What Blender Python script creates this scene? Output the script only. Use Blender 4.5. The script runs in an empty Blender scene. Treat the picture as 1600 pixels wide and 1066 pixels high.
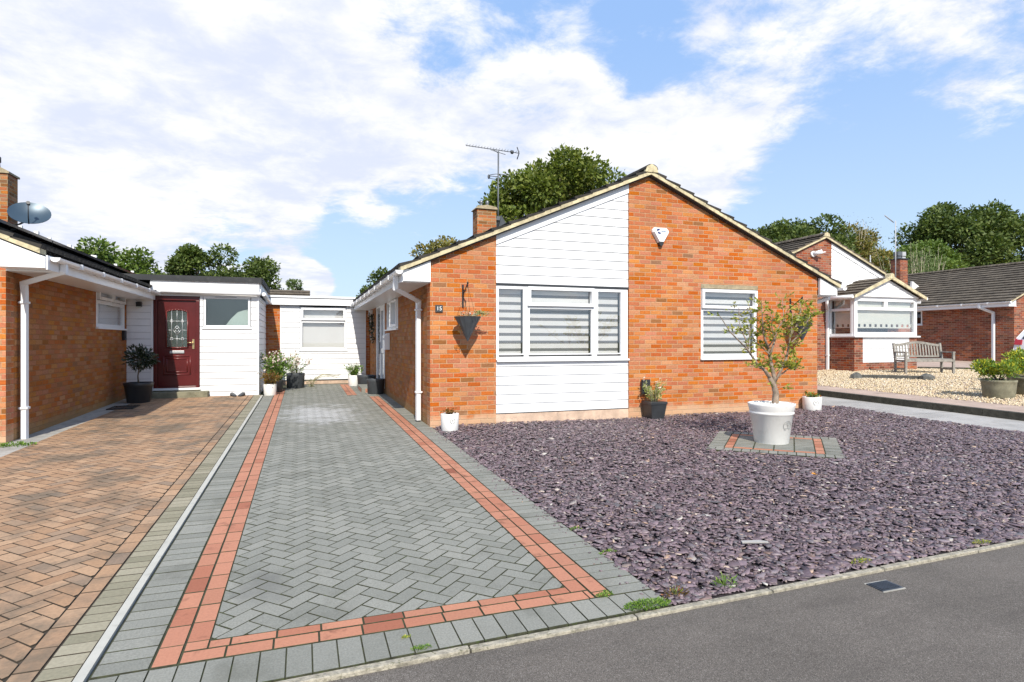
import bpy, math, random
import numpy as np
from mathutils import Vector, Matrix, Quaternion
R=math.radians
scn=bpy.context.scene
COL=scn.collection
rng=np.random.default_rng(7); random.seed(7)

# ---------------------------------------------------------------- camera
YAW=19.37; CAMH=1.48
cd=bpy.data.cameras.new("camera"); cam=bpy.data.objects.new("camera",cd); COL.objects.link(cam)
cam.location=(0,0,CAMH); cam.rotation_euler=(R(90),0,R(-YAW))
cd.sensor_width=36; cd.lens=36*930/1600; cd.clip_start=.05; cd.clip_end=3000
scn.camera=cam
# ---------------------------------------------------------------- light
SUN_EL=41; SUN_AZ=188          # clockwise from +Y : sun stands behind the camera, slightly left
sd=bpy.data.lights.new("sun","SUN"); sun=bpy.data.objects.new("sun",sd); COL.objects.link(sun)
sd.energy=4.7; sd.angle=R(.55); sd.color=(1,.93,.82)
sv=Vector((math.sin(R(SUN_AZ))*math.cos(R(SUN_EL)),math.cos(R(SUN_AZ))*math.cos(R(SUN_EL)),math.sin(R(SUN_EL))))
sun.rotation_euler=sv.to_track_quat('Z','Y').to_euler(); sun.location=(0,-5,20)
scn.view_settings.view_transform='Standard'; scn.view_settings.look='None'
scn.view_settings.exposure=.30; scn.view_settings.gamma=1; scn.view_settings.use_curve_mapping=False

# ---------------------------------------------------------------- node helper
class NT:
    def __init__(s,tree): s.t=tree; s.t.nodes.clear()
    def n(s,typ,ins=None,out=0,**props):
        nd=s.t.nodes.new(typ)
        for k,v in props.items(): setattr(nd,k,v)
        for k,v in (ins or {}).items():
            sock=nd.inputs[k]
            if isinstance(v,bpy.types.NodeSocket): s.t.links.new(v,sock)
            elif isinstance(v,bpy.types.Node): s.t.links.new(v.outputs[0],sock)
            else:
                if hasattr(sock,'default_value') and hasattr(sock.default_value,'__len__') and not hasattr(v,'__len__'): v=[v]*len(sock.default_value)
                if sock.type=='RGBA' and len(v)==3: v=(*v,1)
                sock.default_value=v
        return nd if out is None else nd.outputs[out]
    def math(s,op,a,b=0.,c=None,clamp=False):
        ins={0:a,1:b}
        if c is not None: ins[2]=c
        return s.n('ShaderNodeMath',ins,operation=op,use_clamp=clamp)
    def vm(s,op,a,b=(0,0,0)):
        o=1 if op in('DOT_PRODUCT','LENGTH') else 0
        return s.n('ShaderNodeVectorMath',{0:a,1:b},out=o,operation=op)
    def mix(s,f,a,b,mode='MIX'):
        return s.n('ShaderNodeMix',{0:f,6:a,7:b},out=2,data_type='RGBA',blend_type=mode)
    def mr(s,v,a,b,c=0.,d=1.,smooth=True):
        return s.n('ShaderNodeMapRange',{0:v,1:a,2:b,3:c,4:d},interpolation_type='SMOOTHSTEP' if smooth else 'LINEAR')
    def noise(s,vec,scale,detail=4,rough=.55,dist=0.,out=0):
        return s.n('ShaderNodeTexNoise',{'Vector':vec,'Scale':scale,'Detail':detail,'Roughness':rough,'Distortion':dist},out=out)
    def ramp(s,f,stops,interp='LINEAR'):
        nd=s.n('ShaderNodeValToRGB',{0:f},out=None); cr=nd.color_ramp; cr.interpolation=interp
        while len(cr.elements)<len(stops): cr.elements.new(.5)
        for e,(p,c) in zip(cr.elements,stops): e.position=p; e.color=(*c,1)
        return nd.outputs[0]

# ---------------------------------------------------------------- world
w=bpy.data.worlds.new("World"); scn.world=w; w.use_nodes=True
W=NT(w.node_tree)
sky=W.n('ShaderNodeTexSky',sky_type='NISHITA',sun_disc=False,sun_elevation=R(SUN_EL),sun_rotation=R(SUN_AZ),air_density=1.0,dust_density=1.0,ozone_density=2.0)
dirv=W.n('ShaderNodeTexCoord')
dn=W.vm('NORMALIZE',W.n('ShaderNodeTexCoord',out=0))
sx=W.n('ShaderNodeSeparateXYZ',{0:dn},out=None)
dz=W.math('MAXIMUM',sx.outputs[2],0.0)
den=W.math('ADD',dz,.16)
px_=W.math('DIVIDE',sx.outputs[0],den); py_=W.math('DIVIDE',sx.outputs[1],den)
pv=W.n('ShaderNodeCombineXYZ',{0:px_,1:py_,2:0.})
n1=W.noise(W.vm('ADD',pv,(3.1,1.7,.4)),1.25,9,.56,.25)
n2=W.noise(W.vm('ADD',pv,(8.3,4.2,2.)),5.2,9,.66,.25)
cov=W.math('ADD',W.math('MULTIPLY',n1,.44),W.math('MULTIPLY',n2,.56))
def skyblob(u,v,rad,wt):
    global cov
    x=(u-800)/930; y=-(v-533)/930; a=R(YAW)
    d=Vector((math.sin(a)+x*math.cos(a),math.cos(a)-x*math.sin(a),y)).normalized()
    dt=W.vm('DOT_PRODUCT',dn,tuple(d))
    cov=W.math('ADD',cov,W.mr(dt,math.cos(R(rad)),1.0,0.,wt))
for b in [(100,100,26,.18),(60,300,14,.14),(330,240,17,.12),(560,230,14,.15),(760,160,13,.12),(520,60,16,.12),(900,230,11,.10),
          (1090,250,9,.12),(1020,160,9,.08),(1230,90,13,.10),(1450,100,13,.11),(1560,60,9,.08),(1150,285,6,.10),(1290,235,5,.10),(150,350,9,.1),
          (450,440,3.4,.55),(430,425,1.9,.3),(490,442,2.3,.45),(470,460,3,.3),(540,450,4,.12),(440,345,5,.05),(580,342,3,.10),
          (420,400,11,-.16),(640,390,12,-.18),(560,320,6,-.08),(1450,300,16,-.22),(1250,330,9,-.22),(1340,180,6,-.10),(1000,60,6,-.14),(660,75,5,-.10),(290,172,3,-.05),(700,110,4,-.10),(780,30,4,-.08),(240,400,6,-.14),(1120,130,4,-.08),(1580,240,10,-.04),(1500,200,5,.10),(1330,240,4,.10),(1180,160,5,.06),(1100,230,4,.05)]:
    skyblob(*b)
mask=W.mr(cov,.45,.65)
shade=W.noise(W.vm('ADD',pv,(1.,9.,3.)),2.2,6,.55)
ccol=W.mix(W.mr(W.math('ADD',W.math('MULTIPLY',shade,.6),W.math('MULTIPLY',n2,.4)),.40,.60),(7.6,8.1,9.6),(10.5,10.4,10.4))
skyc=W.mix(W.mr(dz,0.,.5),(6.6,8.6,11.0),(3.9,6.3,10.8))
skyc=W.mix(.22,skyc,W.n('ShaderNodeVectorMath',{0:sky,1:(1.2,1.2,1.2)},operation='MULTIPLY'))
wc=W.mix(W.math('MULTIPLY',mask,.95),skyc,ccol)
bg=W.n('ShaderNodeBackground',{0:wc,1:.085})
W.n('ShaderNodeOutputWorld',{0:bg},out=None)

# ---------------------------------------------------------------- materials
MATS={}
def newmat(name):
    m=bpy.data.materials.new(name); m.use_nodes=True; MATS[name]=m
    return m,NT(m.node_tree)
def finish(t,color,rough=.8,bump=None,bdist=.01,bstr=1.,metal=0.,spec=.5,extra=None,coat=0.):
    ins={'Base Color':color,'Roughness':rough,'Metallic':metal,'Specular IOR Level':spec,'Coat Weight':coat}
    if bump is not None:
        ins['Normal']=t.n('ShaderNodeBump',{'Height':bump,'Distance':bdist,'Strength':bstr})
    if extra: ins.update(extra)
    b=t.n('ShaderNodeBsdfPrincipled',ins)
    t.n('ShaderNodeOutputMaterial',{0:b},out=None)
    return b
def uvw(t): return t.n('ShaderNodeUVMap',out=0)
def objc(t): return t.n('ShaderNodeTexCoord',out=3)
def geoP(t): return t.n('ShaderNodeNewGeometry',out=0)
def rnd(t): return t.n('ShaderNodeNewGeometry',out=8)

def plain(name,c,rough=.7,var=.12,scale=3.,bump=.0,bscale=60.,metal=0.,spec=.5,dirt=None,coat=0.):
    m,t=newmat(name); P=geoP(t)
    n=t.noise(P,scale,5,.6)
    hi=[min(1,x*(1+var)) for x in c]; lo=[x*(1-var) for x in c]
    col=t.mix(t.mr(n,.3,.7),lo,hi)
    if dirt:
        dn_=t.noise(P,scale*2.7,6,.65)
        col=t.mix(t.mr(dn_,.52,.72,0,dirt[1]),col,dirt[0])
    b=t.noise(P,bscale,4,.6) if bump else None
    finish(t,col,rough,b,bump,1.,metal,spec,coat=coat)
    return m
def island(name,stops,rough=.8,nvar=.15,nscale=40.,bump=.002,bscale=120.,interp='LINEAR',trans=0.,stain=None,stain2=None,spec=.4,weather=None):
    m,t=newmat(name); P=geoP(t)
    col=t.ramp(rnd(t),stops,interp)
    n=t.noise(P,nscale,4,.6)
    col=t.mix(1.,col,t.ramp(t.mr(n,.25,.75,0,1,False),[(0,(1-nvar,)*3),(1,(1+nvar,)*3)]),'MULTIPLY')
    if weather:
        wn=t.noise(P,weather[1],6,.62)
        col=t.mix(t.mr(wn,weather[2],weather[3],0,weather[4]),col,weather[0])
    for st in (stain,stain2):
        if st:   # (centre, radii, colour, amount): a stain with a shape of its own
            d=t.vm('LENGTH',t.vm('MULTIPLY',t.vm('SUBTRACT',P,st[0]),tuple(1/r for r in st[1])))
            nn=t.noise(P,2.8,7,.68)
            f=t.mr(t.math('ADD',d,t.math('MULTIPLY',nn,2.2)),1.95,1.25,0,st[3])
            col=t.mix(f,col,st[2])
    b=t.noise(P,bscale,4,.6) if bump else None
    if not trans: finish(t,col,rough,b,bump,1.,0,spec)
    else:
        ins={'Base Color':col,'Roughness':rough,'Specular IOR Level':spec}
        p=t.n('ShaderNodeBsdfPrincipled',ins)
        tr=t.n('ShaderNodeBsdfTranslucent',{0:t.mix(1.,col,(1.25,1.3,.6),'MULTIPLY')})
        mx=t.n('ShaderNodeMixShader',{0:trans,1:p,2:tr})
        t.n('ShaderNodeOutputMaterial',{0:mx},out=None)
    return m
def brick(name,stops,mortar,base_stain=None,bw=.225,bh=.075,var=.5,moss=None):
    m,t=newmat(name); U=uvw(t)
    wob=t.noise(U,9.,3,.5,out=1)
    U2=t.vm('ADD',U,t.vm('MULTIPLY',t.vm('SUBTRACT',wob,(.5,.5,.5)),(.008,.006,0)))
    s=t.n('ShaderNodeSeparateXYZ',{0:U2},out=None)
    yr=t.math('DIVIDE',s.outputs[1],bh); row=t.math('FLOOR',yr)
    odd=t.math('MULTIPLY',t.math('MODULO',t.math('ABSOLUTE',row),2.),.5)
    xr=t.math('ADD',t.math('DIVIDE',s.outputs[0],bw),odd); colm=t.math('FLOOR',xr)
    fx=t.math('FRACT',xr); fy=t.math('FRACT',yr)
    mx=t.math('MULTIPLY',t.math('MINIMUM',fx,t.math('SUBTRACT',1.,fx)),bw)
    my=t.math('MULTIPLY',t.math('MINIMUM',fy,t.math('SUBTRACT',1.,fy)),bh)
    d=t.math('MINIMUM',mx,my)
    edge=t.math('ADD',d,t.math('MULTIPLY',t.math('SUBTRACT',t.noise(U,70.,3,.6),.5),.006))
    f=t.mr(edge,.0042,.0080)
    wn=t.n('ShaderNodeTexWhiteNoise',{0:t.n('ShaderNodeCombineXYZ',{0:colm,1:row,2:3.})},out=None,noise_dimensions='3D')
    bc=t.ramp(wn.outputs[0],stops,'CONSTANT')
    jit=t.n('ShaderNodeSeparateColor',{0:wn.outputs[1]},out=None)
    hs=t.n('ShaderNodeHueSaturation',{'Hue':t.mr(jit.outputs[0],0.,1.,.491,.507,False),'Saturation':t.mr(jit.outputs[1],0.,1.,.86,1.1,False),'Value':t.mr(jit.outputs[2],0.,1.,1-var*.28,1+var*.28,False),'Color':bc})
    cn=t.noise(U,38.,5,.65); big=t.noise(U,.9,5,.6)
    bc2=t.mix(1.,hs,t.ramp(cn,[(.25,(.66,.63,.60)),(.5,(1,1,1)),(.75,(1.15,1.15,1.12))]),'MULTIPLY')
    # darker kiss marks / pale lime bloom on some brick faces
    bc2=t.mix(t.mr(t.noise(t.vm('MULTIPLY',U,(1.,2.6,1.)),8.,6,.7),.56,.78,0,.55),bc2,mortar)
    bc2=t.mix(t.mr(t.noise(t.vm('MULTIPLY',U,(1.,2.2,1.)),9.,6,.72),.58,.74,0,.5),bc2,(.12,.07,.035))
    col=t.mix(f,t.mix(t.mr(cn,.3,.7),[x*.72 for x in mortar],mortar),bc2)
    col=t.mix(1.,col,t.ramp(big,[(.3,(.86,.84,.82)),(.7,(1.1,1.1,1.1))]),'MULTIPLY')
    if base_stain:
        zz=t.n('ShaderNodeSeparateXYZ',{0:geoP(t)},out=2)
        z2=t.math('ADD',zz,t.math('MULTIPLY',t.noise(U,5.,5,.6),.30))
        col=t.mix(t.mr(z2,base_stain[1]+.12,base_stain[1]-.05,0,base_stain[2]),col,base_stain[0])
    if moss:
        col=t.mix(t.mr(t.noise(U,3.5,6,.7),.58,.75,0,moss[1]),col,moss[0])
    hgt=t.math('ADD',t.math('MULTIPLY',f,1.),t.math('MULTIPLY',t.noise(U,90.,4,.7),.35))
    finish(t,col,.88,hgt,.005,1.,0,.25)
    return m
ORANGE=[(0,(.45,.145,.044)),(.18,(.475,.162,.052)),(.36,(.43,.128,.038)),(.5,(.48,.176,.060)),(.64,(.45,.146,.045)),(.78,(.49,.190,.070)),(.90,(.39,.118,.038)),(.97,(.27,.108,.045))]
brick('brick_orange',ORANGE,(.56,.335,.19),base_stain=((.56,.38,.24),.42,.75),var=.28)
brick('brick_orange_shaded',[(0,(.35,.130,.038)),(.2,(.37,.143,.042)),(.4,(.33,.118,.034)),(.6,(.375,.152,.046)),(.88,(.32,.112,.032)),(.965,(.23,.085,.028))],(.33,.155,.062),base_stain=((.31,.20,.09),.42,.7),var=.24)  # side walls: orange brick with shade put into its colour
brick('brick_red',[(0,(.24,.075,.040)),(.2,(.30,.090,.045)),(.4,(.20,.058,.034)),(.55,(.35,.11,.052)),(.75,(.27,.10,.06)),(.9,(.15,.052,.036))],(.40,.30,.22))
brick('brick_chimney',[(0,(.36,.13,.045)),(.3,(.30,.12,.045)),(.5,(.40,.16,.055)),(.8,(.22,.10,.045))],(.42,.33,.20),moss=((.16,.14,.04),.6))
brick('brick_shade',[(0,(.30,.10,.045)),(.2,(.36,.12,.05)),(.4,(.24,.08,.04)),(.6,(.33,.12,.05)),(.8,(.20,.07,.04))],(.35,.26,.18))
plain('upvc',(.80,.81,.82),.32,.015,.8,spec=.4)
plain('cladding',(.79,.80,.81),.40,.02,.6,bump=.0006,bscale=30,spec=.35,dirt=((.62,.62,.58),.25))
plain('board_gap',(.62,.63,.65),.8,.05,4)
plain('plinth',(.60,.44,.33),.9,.25,3,bump=.004,bscale=70,dirt=((.32,.25,.20),.6))
plain('mortar_cream',(.54,.47,.30),.9,.25,6,bump=.004,bscale=80,dirt=((.17,.15,.09),.75))
plain('soffit',(.62,.63,.64),.5,.03,1)
plain('black_felt',(.030,.032,.035),.75,.2,4,bump=.002,dirt=((.10,.10,.09),.3))
plain('dark_plastic',(.030,.033,.037),.42,.15,5)
plain('black_iron',(.012,.012,.014),.5,.1,5)
plain('anthracite',(.055,.062,.070),.5,.2,8,bump=.001,bscale=30)
plain('white_pot',(.74,.74,.72),.42,.03,3,dirt=((.50,.48,.42),.25))
plain('pot_mark',(.30,.31,.30),.6,.02,3)
plain('lead',(.50,.52,.53),.4,.05,10,metal=.6)
plain('cover_metal',(.05,.06,.075),.5,.2,30,metal=.3)
plain('metal_grey',(.20,.21,.22),.45,.1,8,metal=.7)
plain('mast_grey',(.12,.13,.14),.5,.1,8,metal=.3)
plain('brass',(.65,.52,.28),.3,.05,10,metal=.9)
plain('door_red',(.085,.009,.009),.30,.12,3,spec=.5)
plain('door_red_moulding',(.13,.020,.018),.32,.1,3)
plain('room_dark',(.022,.024,.027),.9,.1,2)
plain('room_mid',(.07,.078,.075),.9,.1,2)
plain('blind_white',(.66,.665,.66),.7,.02,3)
plain('blind_sheer',(.13,.135,.14),.8,.04,3)
plain('blind_cream',(.60,.62,.56),.7,.02,3)
plain('plastic_grey',(.42,.43,.45),.5,.06,4)
plain('dish_grey',(.045,.075,.105),.38,.08,3,metal=.3)
plain('navy',(.01,.03,.16),.5,.0,3)
plain('pale_text',(.28,.36,.48),.5,.0,3)
plain('concrete',(.34,.33,.30),.9,.18,5,bump=.003,bscale=60,dirt=((.12,.12,.08),.55))
plain('lintel_concrete',(.34,.28,.18),.9,.2,9,bump=.003,bscale=60,dirt=((.10,.09,.05),.6))
plain('step_concrete',(.20,.19,.13),.9,.2,6,bump=.003,dirt=((.08,.085,.04),.6))
plain('kerb_stone',(.33,.30,.235),.9,.3,22,bump=.012,bscale=50,dirt=((.10,.10,.05),.95))
plain('edging_white',(.44,.43,.38),.8,.06,5,bump=.001,dirt=((.30,.29,.25),.6))
plain('path_concrete',(.36,.35,.33),.9,.14,1.5,bump=.003,dirt=((.20,.19,.17),.6))
plain('path_pink',(.42,.32,.26),.9,.14,1.8,bump=.003,dirt=((.25,.2,.16),.5))
plain('kerb_dark',(.050,.048,.036),.9,.3,9,bump=.004,dirt=((.015,.02,.008),.7))
plain('joint_soil',(.042,.044,.024),.95,.4,22,bump=.004,dirt=((.055,.085,.014),.9))
plain('joint_brown',(.045,.034,.022),.95,.4,18,bump=.004)
plain('soil',(.05,.035,.025),.95,.3,20,bump=.01)
plain('slate_bed',(.030,.024,.028),.95,.4,30,bump=.01)
plain('earth',(.09,.10,.04),.95,.35,2,bump=.01)
plain('oak_grey',(.25,.235,.205),.75,.25,14,bump=.001,bscale=60)
plain('timber_old',(.10,.10,.09),.9,.3,10,bump=.004)
plain('bark',(.14,.115,.085),.9,.3,10,bump=.006,bscale=50)
plain('bark_olive',(.26,.20,.15),.85,.35,16,bump=.004,bscale=60,dirt=((.10,.08,.06),.6))
plain('bark_pale',(.34,.30,.22),.85,.3,8,bump=.003)
plain('car_white',(.72,.73,.75),.22,.01,1,coat=.6)
plain('rubber',(.018,.018,.018),.8,.1,10)
plain('rim_silver',(.45,.46,.48),.3,.05,10,metal=.8)
plain('solar_black',(.012,.014,.020),.18,.1,4,spec=.6)
plain('white_stone',(.78,.78,.76),.7,.06,30,bump=.002)
plain('number_slate',(.035,.042,.045),.5,.1,10)
plain('white_paint',(.82,.82,.80),.5,.01,3)
m,t=newmat('car_lamp_red'); finish(t,(.45,.008,.012),.12,spec=.6,coat=.5)
m,t=newmat('glass')
fr=t.math('POWER',t.n('ShaderNodeLayerWeight',{0:.5},out=1),3.)
t.n('ShaderNodeOutputMaterial',{0:t.n('ShaderNodeMixShader',{0:t.mr(fr,0.,1.,.10,.85,False),1:t.n('ShaderNodeBsdfTransparent',{0:(.965,.965,.96)}),2:t.n('ShaderNodeBsdfGlossy',{0:(.95,.97,1.),1:.02})})},out=None)
m,t=newmat('glass_obscure')
U=geoP(t); nb=t.noise(t.vm('MULTIPLY',U,(6.,6.,1.)),26.,3,.6)
fr=t.math('POWER',t.n('ShaderNodeLayerWeight',{0:.5},out=1),3.)
nrm=t.n('ShaderNodeBump',{'Height':nb,'Distance':.004})
t.n('ShaderNodeOutputMaterial',{0:t.n('ShaderNodeMixShader',{0:t.mr(fr,0.,1.,.10,.8,False),1:t.n('ShaderNodeBsdfTransparent',{0:(.85,.9,.88)}),2:t.n('ShaderNodeBsdfGlossy',{0:(.9,.95,.95),1:.15,2:nrm})})},out=None)
m,t=newmat('car_glass'); finish(t,(.01,.012,.014),.05,spec=.7)
# roof tiles
def tilemat(name,lo,hi,moss,w=.30):
    m,t=newmat(name); U=uvw(t); P=geoP(t)
    s=t.n('ShaderNodeSeparateXYZ',{0:P},out=None)
    n=t.noise(P,6.,6,.7); n2=t.noise(P,24.,5,.7)
    # every tile its own tone (tile joints run down the slope)
    cy=t.math('FLOOR',t.math('DIVIDE',s.outputs[1],w)); cz=t.math('FLOOR',t.math('DIVIDE',s.outputs[2],.14))
    wn=t.n('ShaderNodeTexWhiteNoise',{0:t.n('ShaderNodeCombineXYZ',{0:cy,1:cz,2:1.})},out=0,noise_dimensions='3D')
    col=t.mix(t.mr(n,.3,.7),lo,hi)
    col=t.mix(1.,col,t.ramp(wn,[(0,(.78,.78,.78)),(1,(1.2,1.2,1.2))]),'MULTIPLY')
    col=t.mix(t.mr(n2,.60,.70,0,.8),col,moss)
    fy=t.math('FRACT',t.math('DIVIDE',s.outputs[1],w)); j=t.mr(t.math('MINIMUM',fy,t.math('SUBTRACT',1.,fy)),.0,.035)
    roll=t.math('ADD',t.math('MULTIPLY',j,1.),t.math('MULTIPLY',t.math('SINE',t.math('MULTIPLY',s.outputs[1],6.2832*2/w)),.4))
    finish(t,col,.9,t.math('ADD',roll,t.math('MULTIPLY',n2,.4)),.012,1.,0,.2)
tilemat('tile_brown',(.085,.070,.055),(.155,.130,.100),(.36,.33,.22))
tilemat('tile_dark',(.030,.028,.026),(.060,.055,.048),(.12,.11,.07))
# asphalt
m,t=newmat('asphalt'); P=geoP(t)
v=t.n('ShaderNodeTexVoronoi',{'Vector':P,'Scale':330.},out=None)
vc=t.n('ShaderNodeSeparateColor',{0:v.outputs[1]},out=None)
c=t.ramp(vc.outputs[0],[(0,(.075,.066,.057)),(.35,(.128,.113,.098)),(.72,(.170,.151,.132)),(.95,(.225,.203,.18)),(1,(.34,.31,.28))])
c=t.mix(1.,c,t.ramp(t.noise(P,1.1,6,.65),[(.3,(.80,.80,.79)),(.7,(1.17,1.16,1.15))]),'MULTIPLY'); c=t.mix(t.mr(t.noise(t.vm('MULTIPLY',P,(.35,2.,1.)),2.2,5,.6),.50,.68,0,.28),c,(.07,.062,.054))
c=t.mix(t.mr(t.noise(P,420.,2,.5),.55,.75,0,.4),c,(.03,.028,.026))
finish(t,c,.9,t.math('ADD',v.outputs[0],t.noise(P,60.,3,.6)),.004,.8,0,.3)
# pavers, slate, stone, leaves
island('paver_grey',[(0,(.195,.197,.170)),(.5,(.225,.226,.197)),(1,(.255,.253,.220))],.88,.26,110,.002,300,
       stain2=((-.22,3.75,.05),(.28,.42,1.),(.13,.13,.12),.55),stain=((.25,11.3,.16),(1.15,1.9,1.),(.50,.50,.50),.7),weather=((.10,.10,.080),2.4,.50,.76,.6))
island('paver_terracotta',[(0,(.38,.165,.100)),(.4,(.45,.20,.122)),(.75,(.42,.185,.115)),(.96,(.35,.130,.075)),(.985,(.22,.07,.04)),(1,(.25,.08,.045))],.85,.13,80,.0015,260,weather=((.16,.065,.04),5.5,.56,.72,.8))
island('paver_brown',[(0,(.30,.175,.098)),(.3,(.39,.240,.138)),(.6,(.34,.21,.125)),(.8,(.43,.275,.165)),(1,(.23,.165,.115))],.85,.2,60,.0018,240,weather=((.11,.095,.07),1.9,.44,.64,.72))
island('paver_olive',[(0,(.20,.185,.125)),(.5,(.26,.238,.165)),(1,(.32,.29,.21))],.88,.18,60,.0015,240,weather=((.17,.165,.115),2.3,.5,.75,.6))
island('slate',[(0,(.056,.040,.047)),(.25,(.105,.075,.085)),(.5,(.168,.119,.134)),(.70,(.22,.160,.176)),(.80,(.088,.086,.092)),(.90,(.25,.20,.21)),(.965,(.16,.10,.08)),(.980,(.40,.38,.35)),(.99,(.42,.25,.15)),(1,(.5,.48,.44))],.5,.20,60,.0012,200,spec=.5)
island('gravel',[(0,(.44,.34,.20)),(.3,(.56,.46,.30)),(.6,(.66,.57,.42)),(.85,(.48,.36,.22)),(1,(.74,.68,.56))],.85,.1,50,0)
island('white_chip',[(0,(.62,.62,.60)),(1,(.82,.82,.80))],.7,.05,40,0)
island('leaf_oak',[(0,(.070,.105,.014)),(.4,(.115,.155,.022)),(.75,(.165,.205,.034)),(1,(.23,.25,.055))],.6,.32,.9,0,trans=.25)
island('leaf_dark',[(0,(.045,.080,.016)),(.5,(.085,.125,.024)),(1,(.14,.18,.042))],.6,.32,.9,0,trans=.2)
island('leaf_mid',[(0,(.065,.120,.018)),(.5,(.11,.175,.028)),(1,(.18,.245,.05))],.6,.32,.9,0,trans=.25)
island('leaf_autumn',[(0,(.12,.13,.025)),(.5,(.20,.185,.045)),(.85,(.28,.23,.065)),(1,(.32,.21,.06))],.6,.32,.9,0,trans=.25)
island('leaf_willow',[(0,(.09,.15,.045)),(.5,(.14,.20,.07)),(1,(.21,.27,.12))],.6,.1,2,0,trans=.3)
island('leaf_yellow',[(0,(.09,.14,.012)),(.35,(.18,.24,.02)),(.7,(.42,.42,.03)),(1,(.60,.55,.05))],.5,.1,5,0,trans=.25)
island('leaf_olive',[(0,(.14,.19,.03)),(.35,(.24,.29,.04)),(.7,(.38,.39,.06)),(.96,(.50,.44,.10)),(1,(.45,.25,.08))],.5,.1,5,0,trans=.3)
island('leaf_bay',[(0,(.010,.022,.010)),(.5,(.022,.042,.018)),(1,(.055,.080,.045))],.35,.1,5,0,trans=.08,spec=.6)
island('leaf_green',[(0,(.07,.15,.018)),(.5,(.12,.23,.03)),(1,(.25,.36,.07))],.55,.1,5,0,trans=.25)
island('leaf_russet',[(0,(.10,.07,.015)),(.4,(.20,.10,.02)),(.7,(.10,.12,.02)),(1,(.34,.10,.03))],.55,.1,5,0,trans=.25)
island('leaf_pale',[(0,(.20,.27,.05)),(.5,(.34,.38,.12)),(1,(.52,.50,.25))],.55,.1,5,0,trans=.25)
island('petal',[(0,(.72,.62,.58)),(.5,(.80,.74,.66)),(.8,(.75,.50,.58)),(1,(.85,.85,.80))],.6,.05,5,0,trans=.2)
island('petal_orange',[(0,(.55,.14,.02)),(.5,(.62,.30,.04)),(1,(.45,.07,.03))],.6,.05,5,0,trans=.2)
island('twig_pale',[(0,(.30,.28,.17)),(1,(.46,.43,.29))],.8,.1,5,0)

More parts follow.
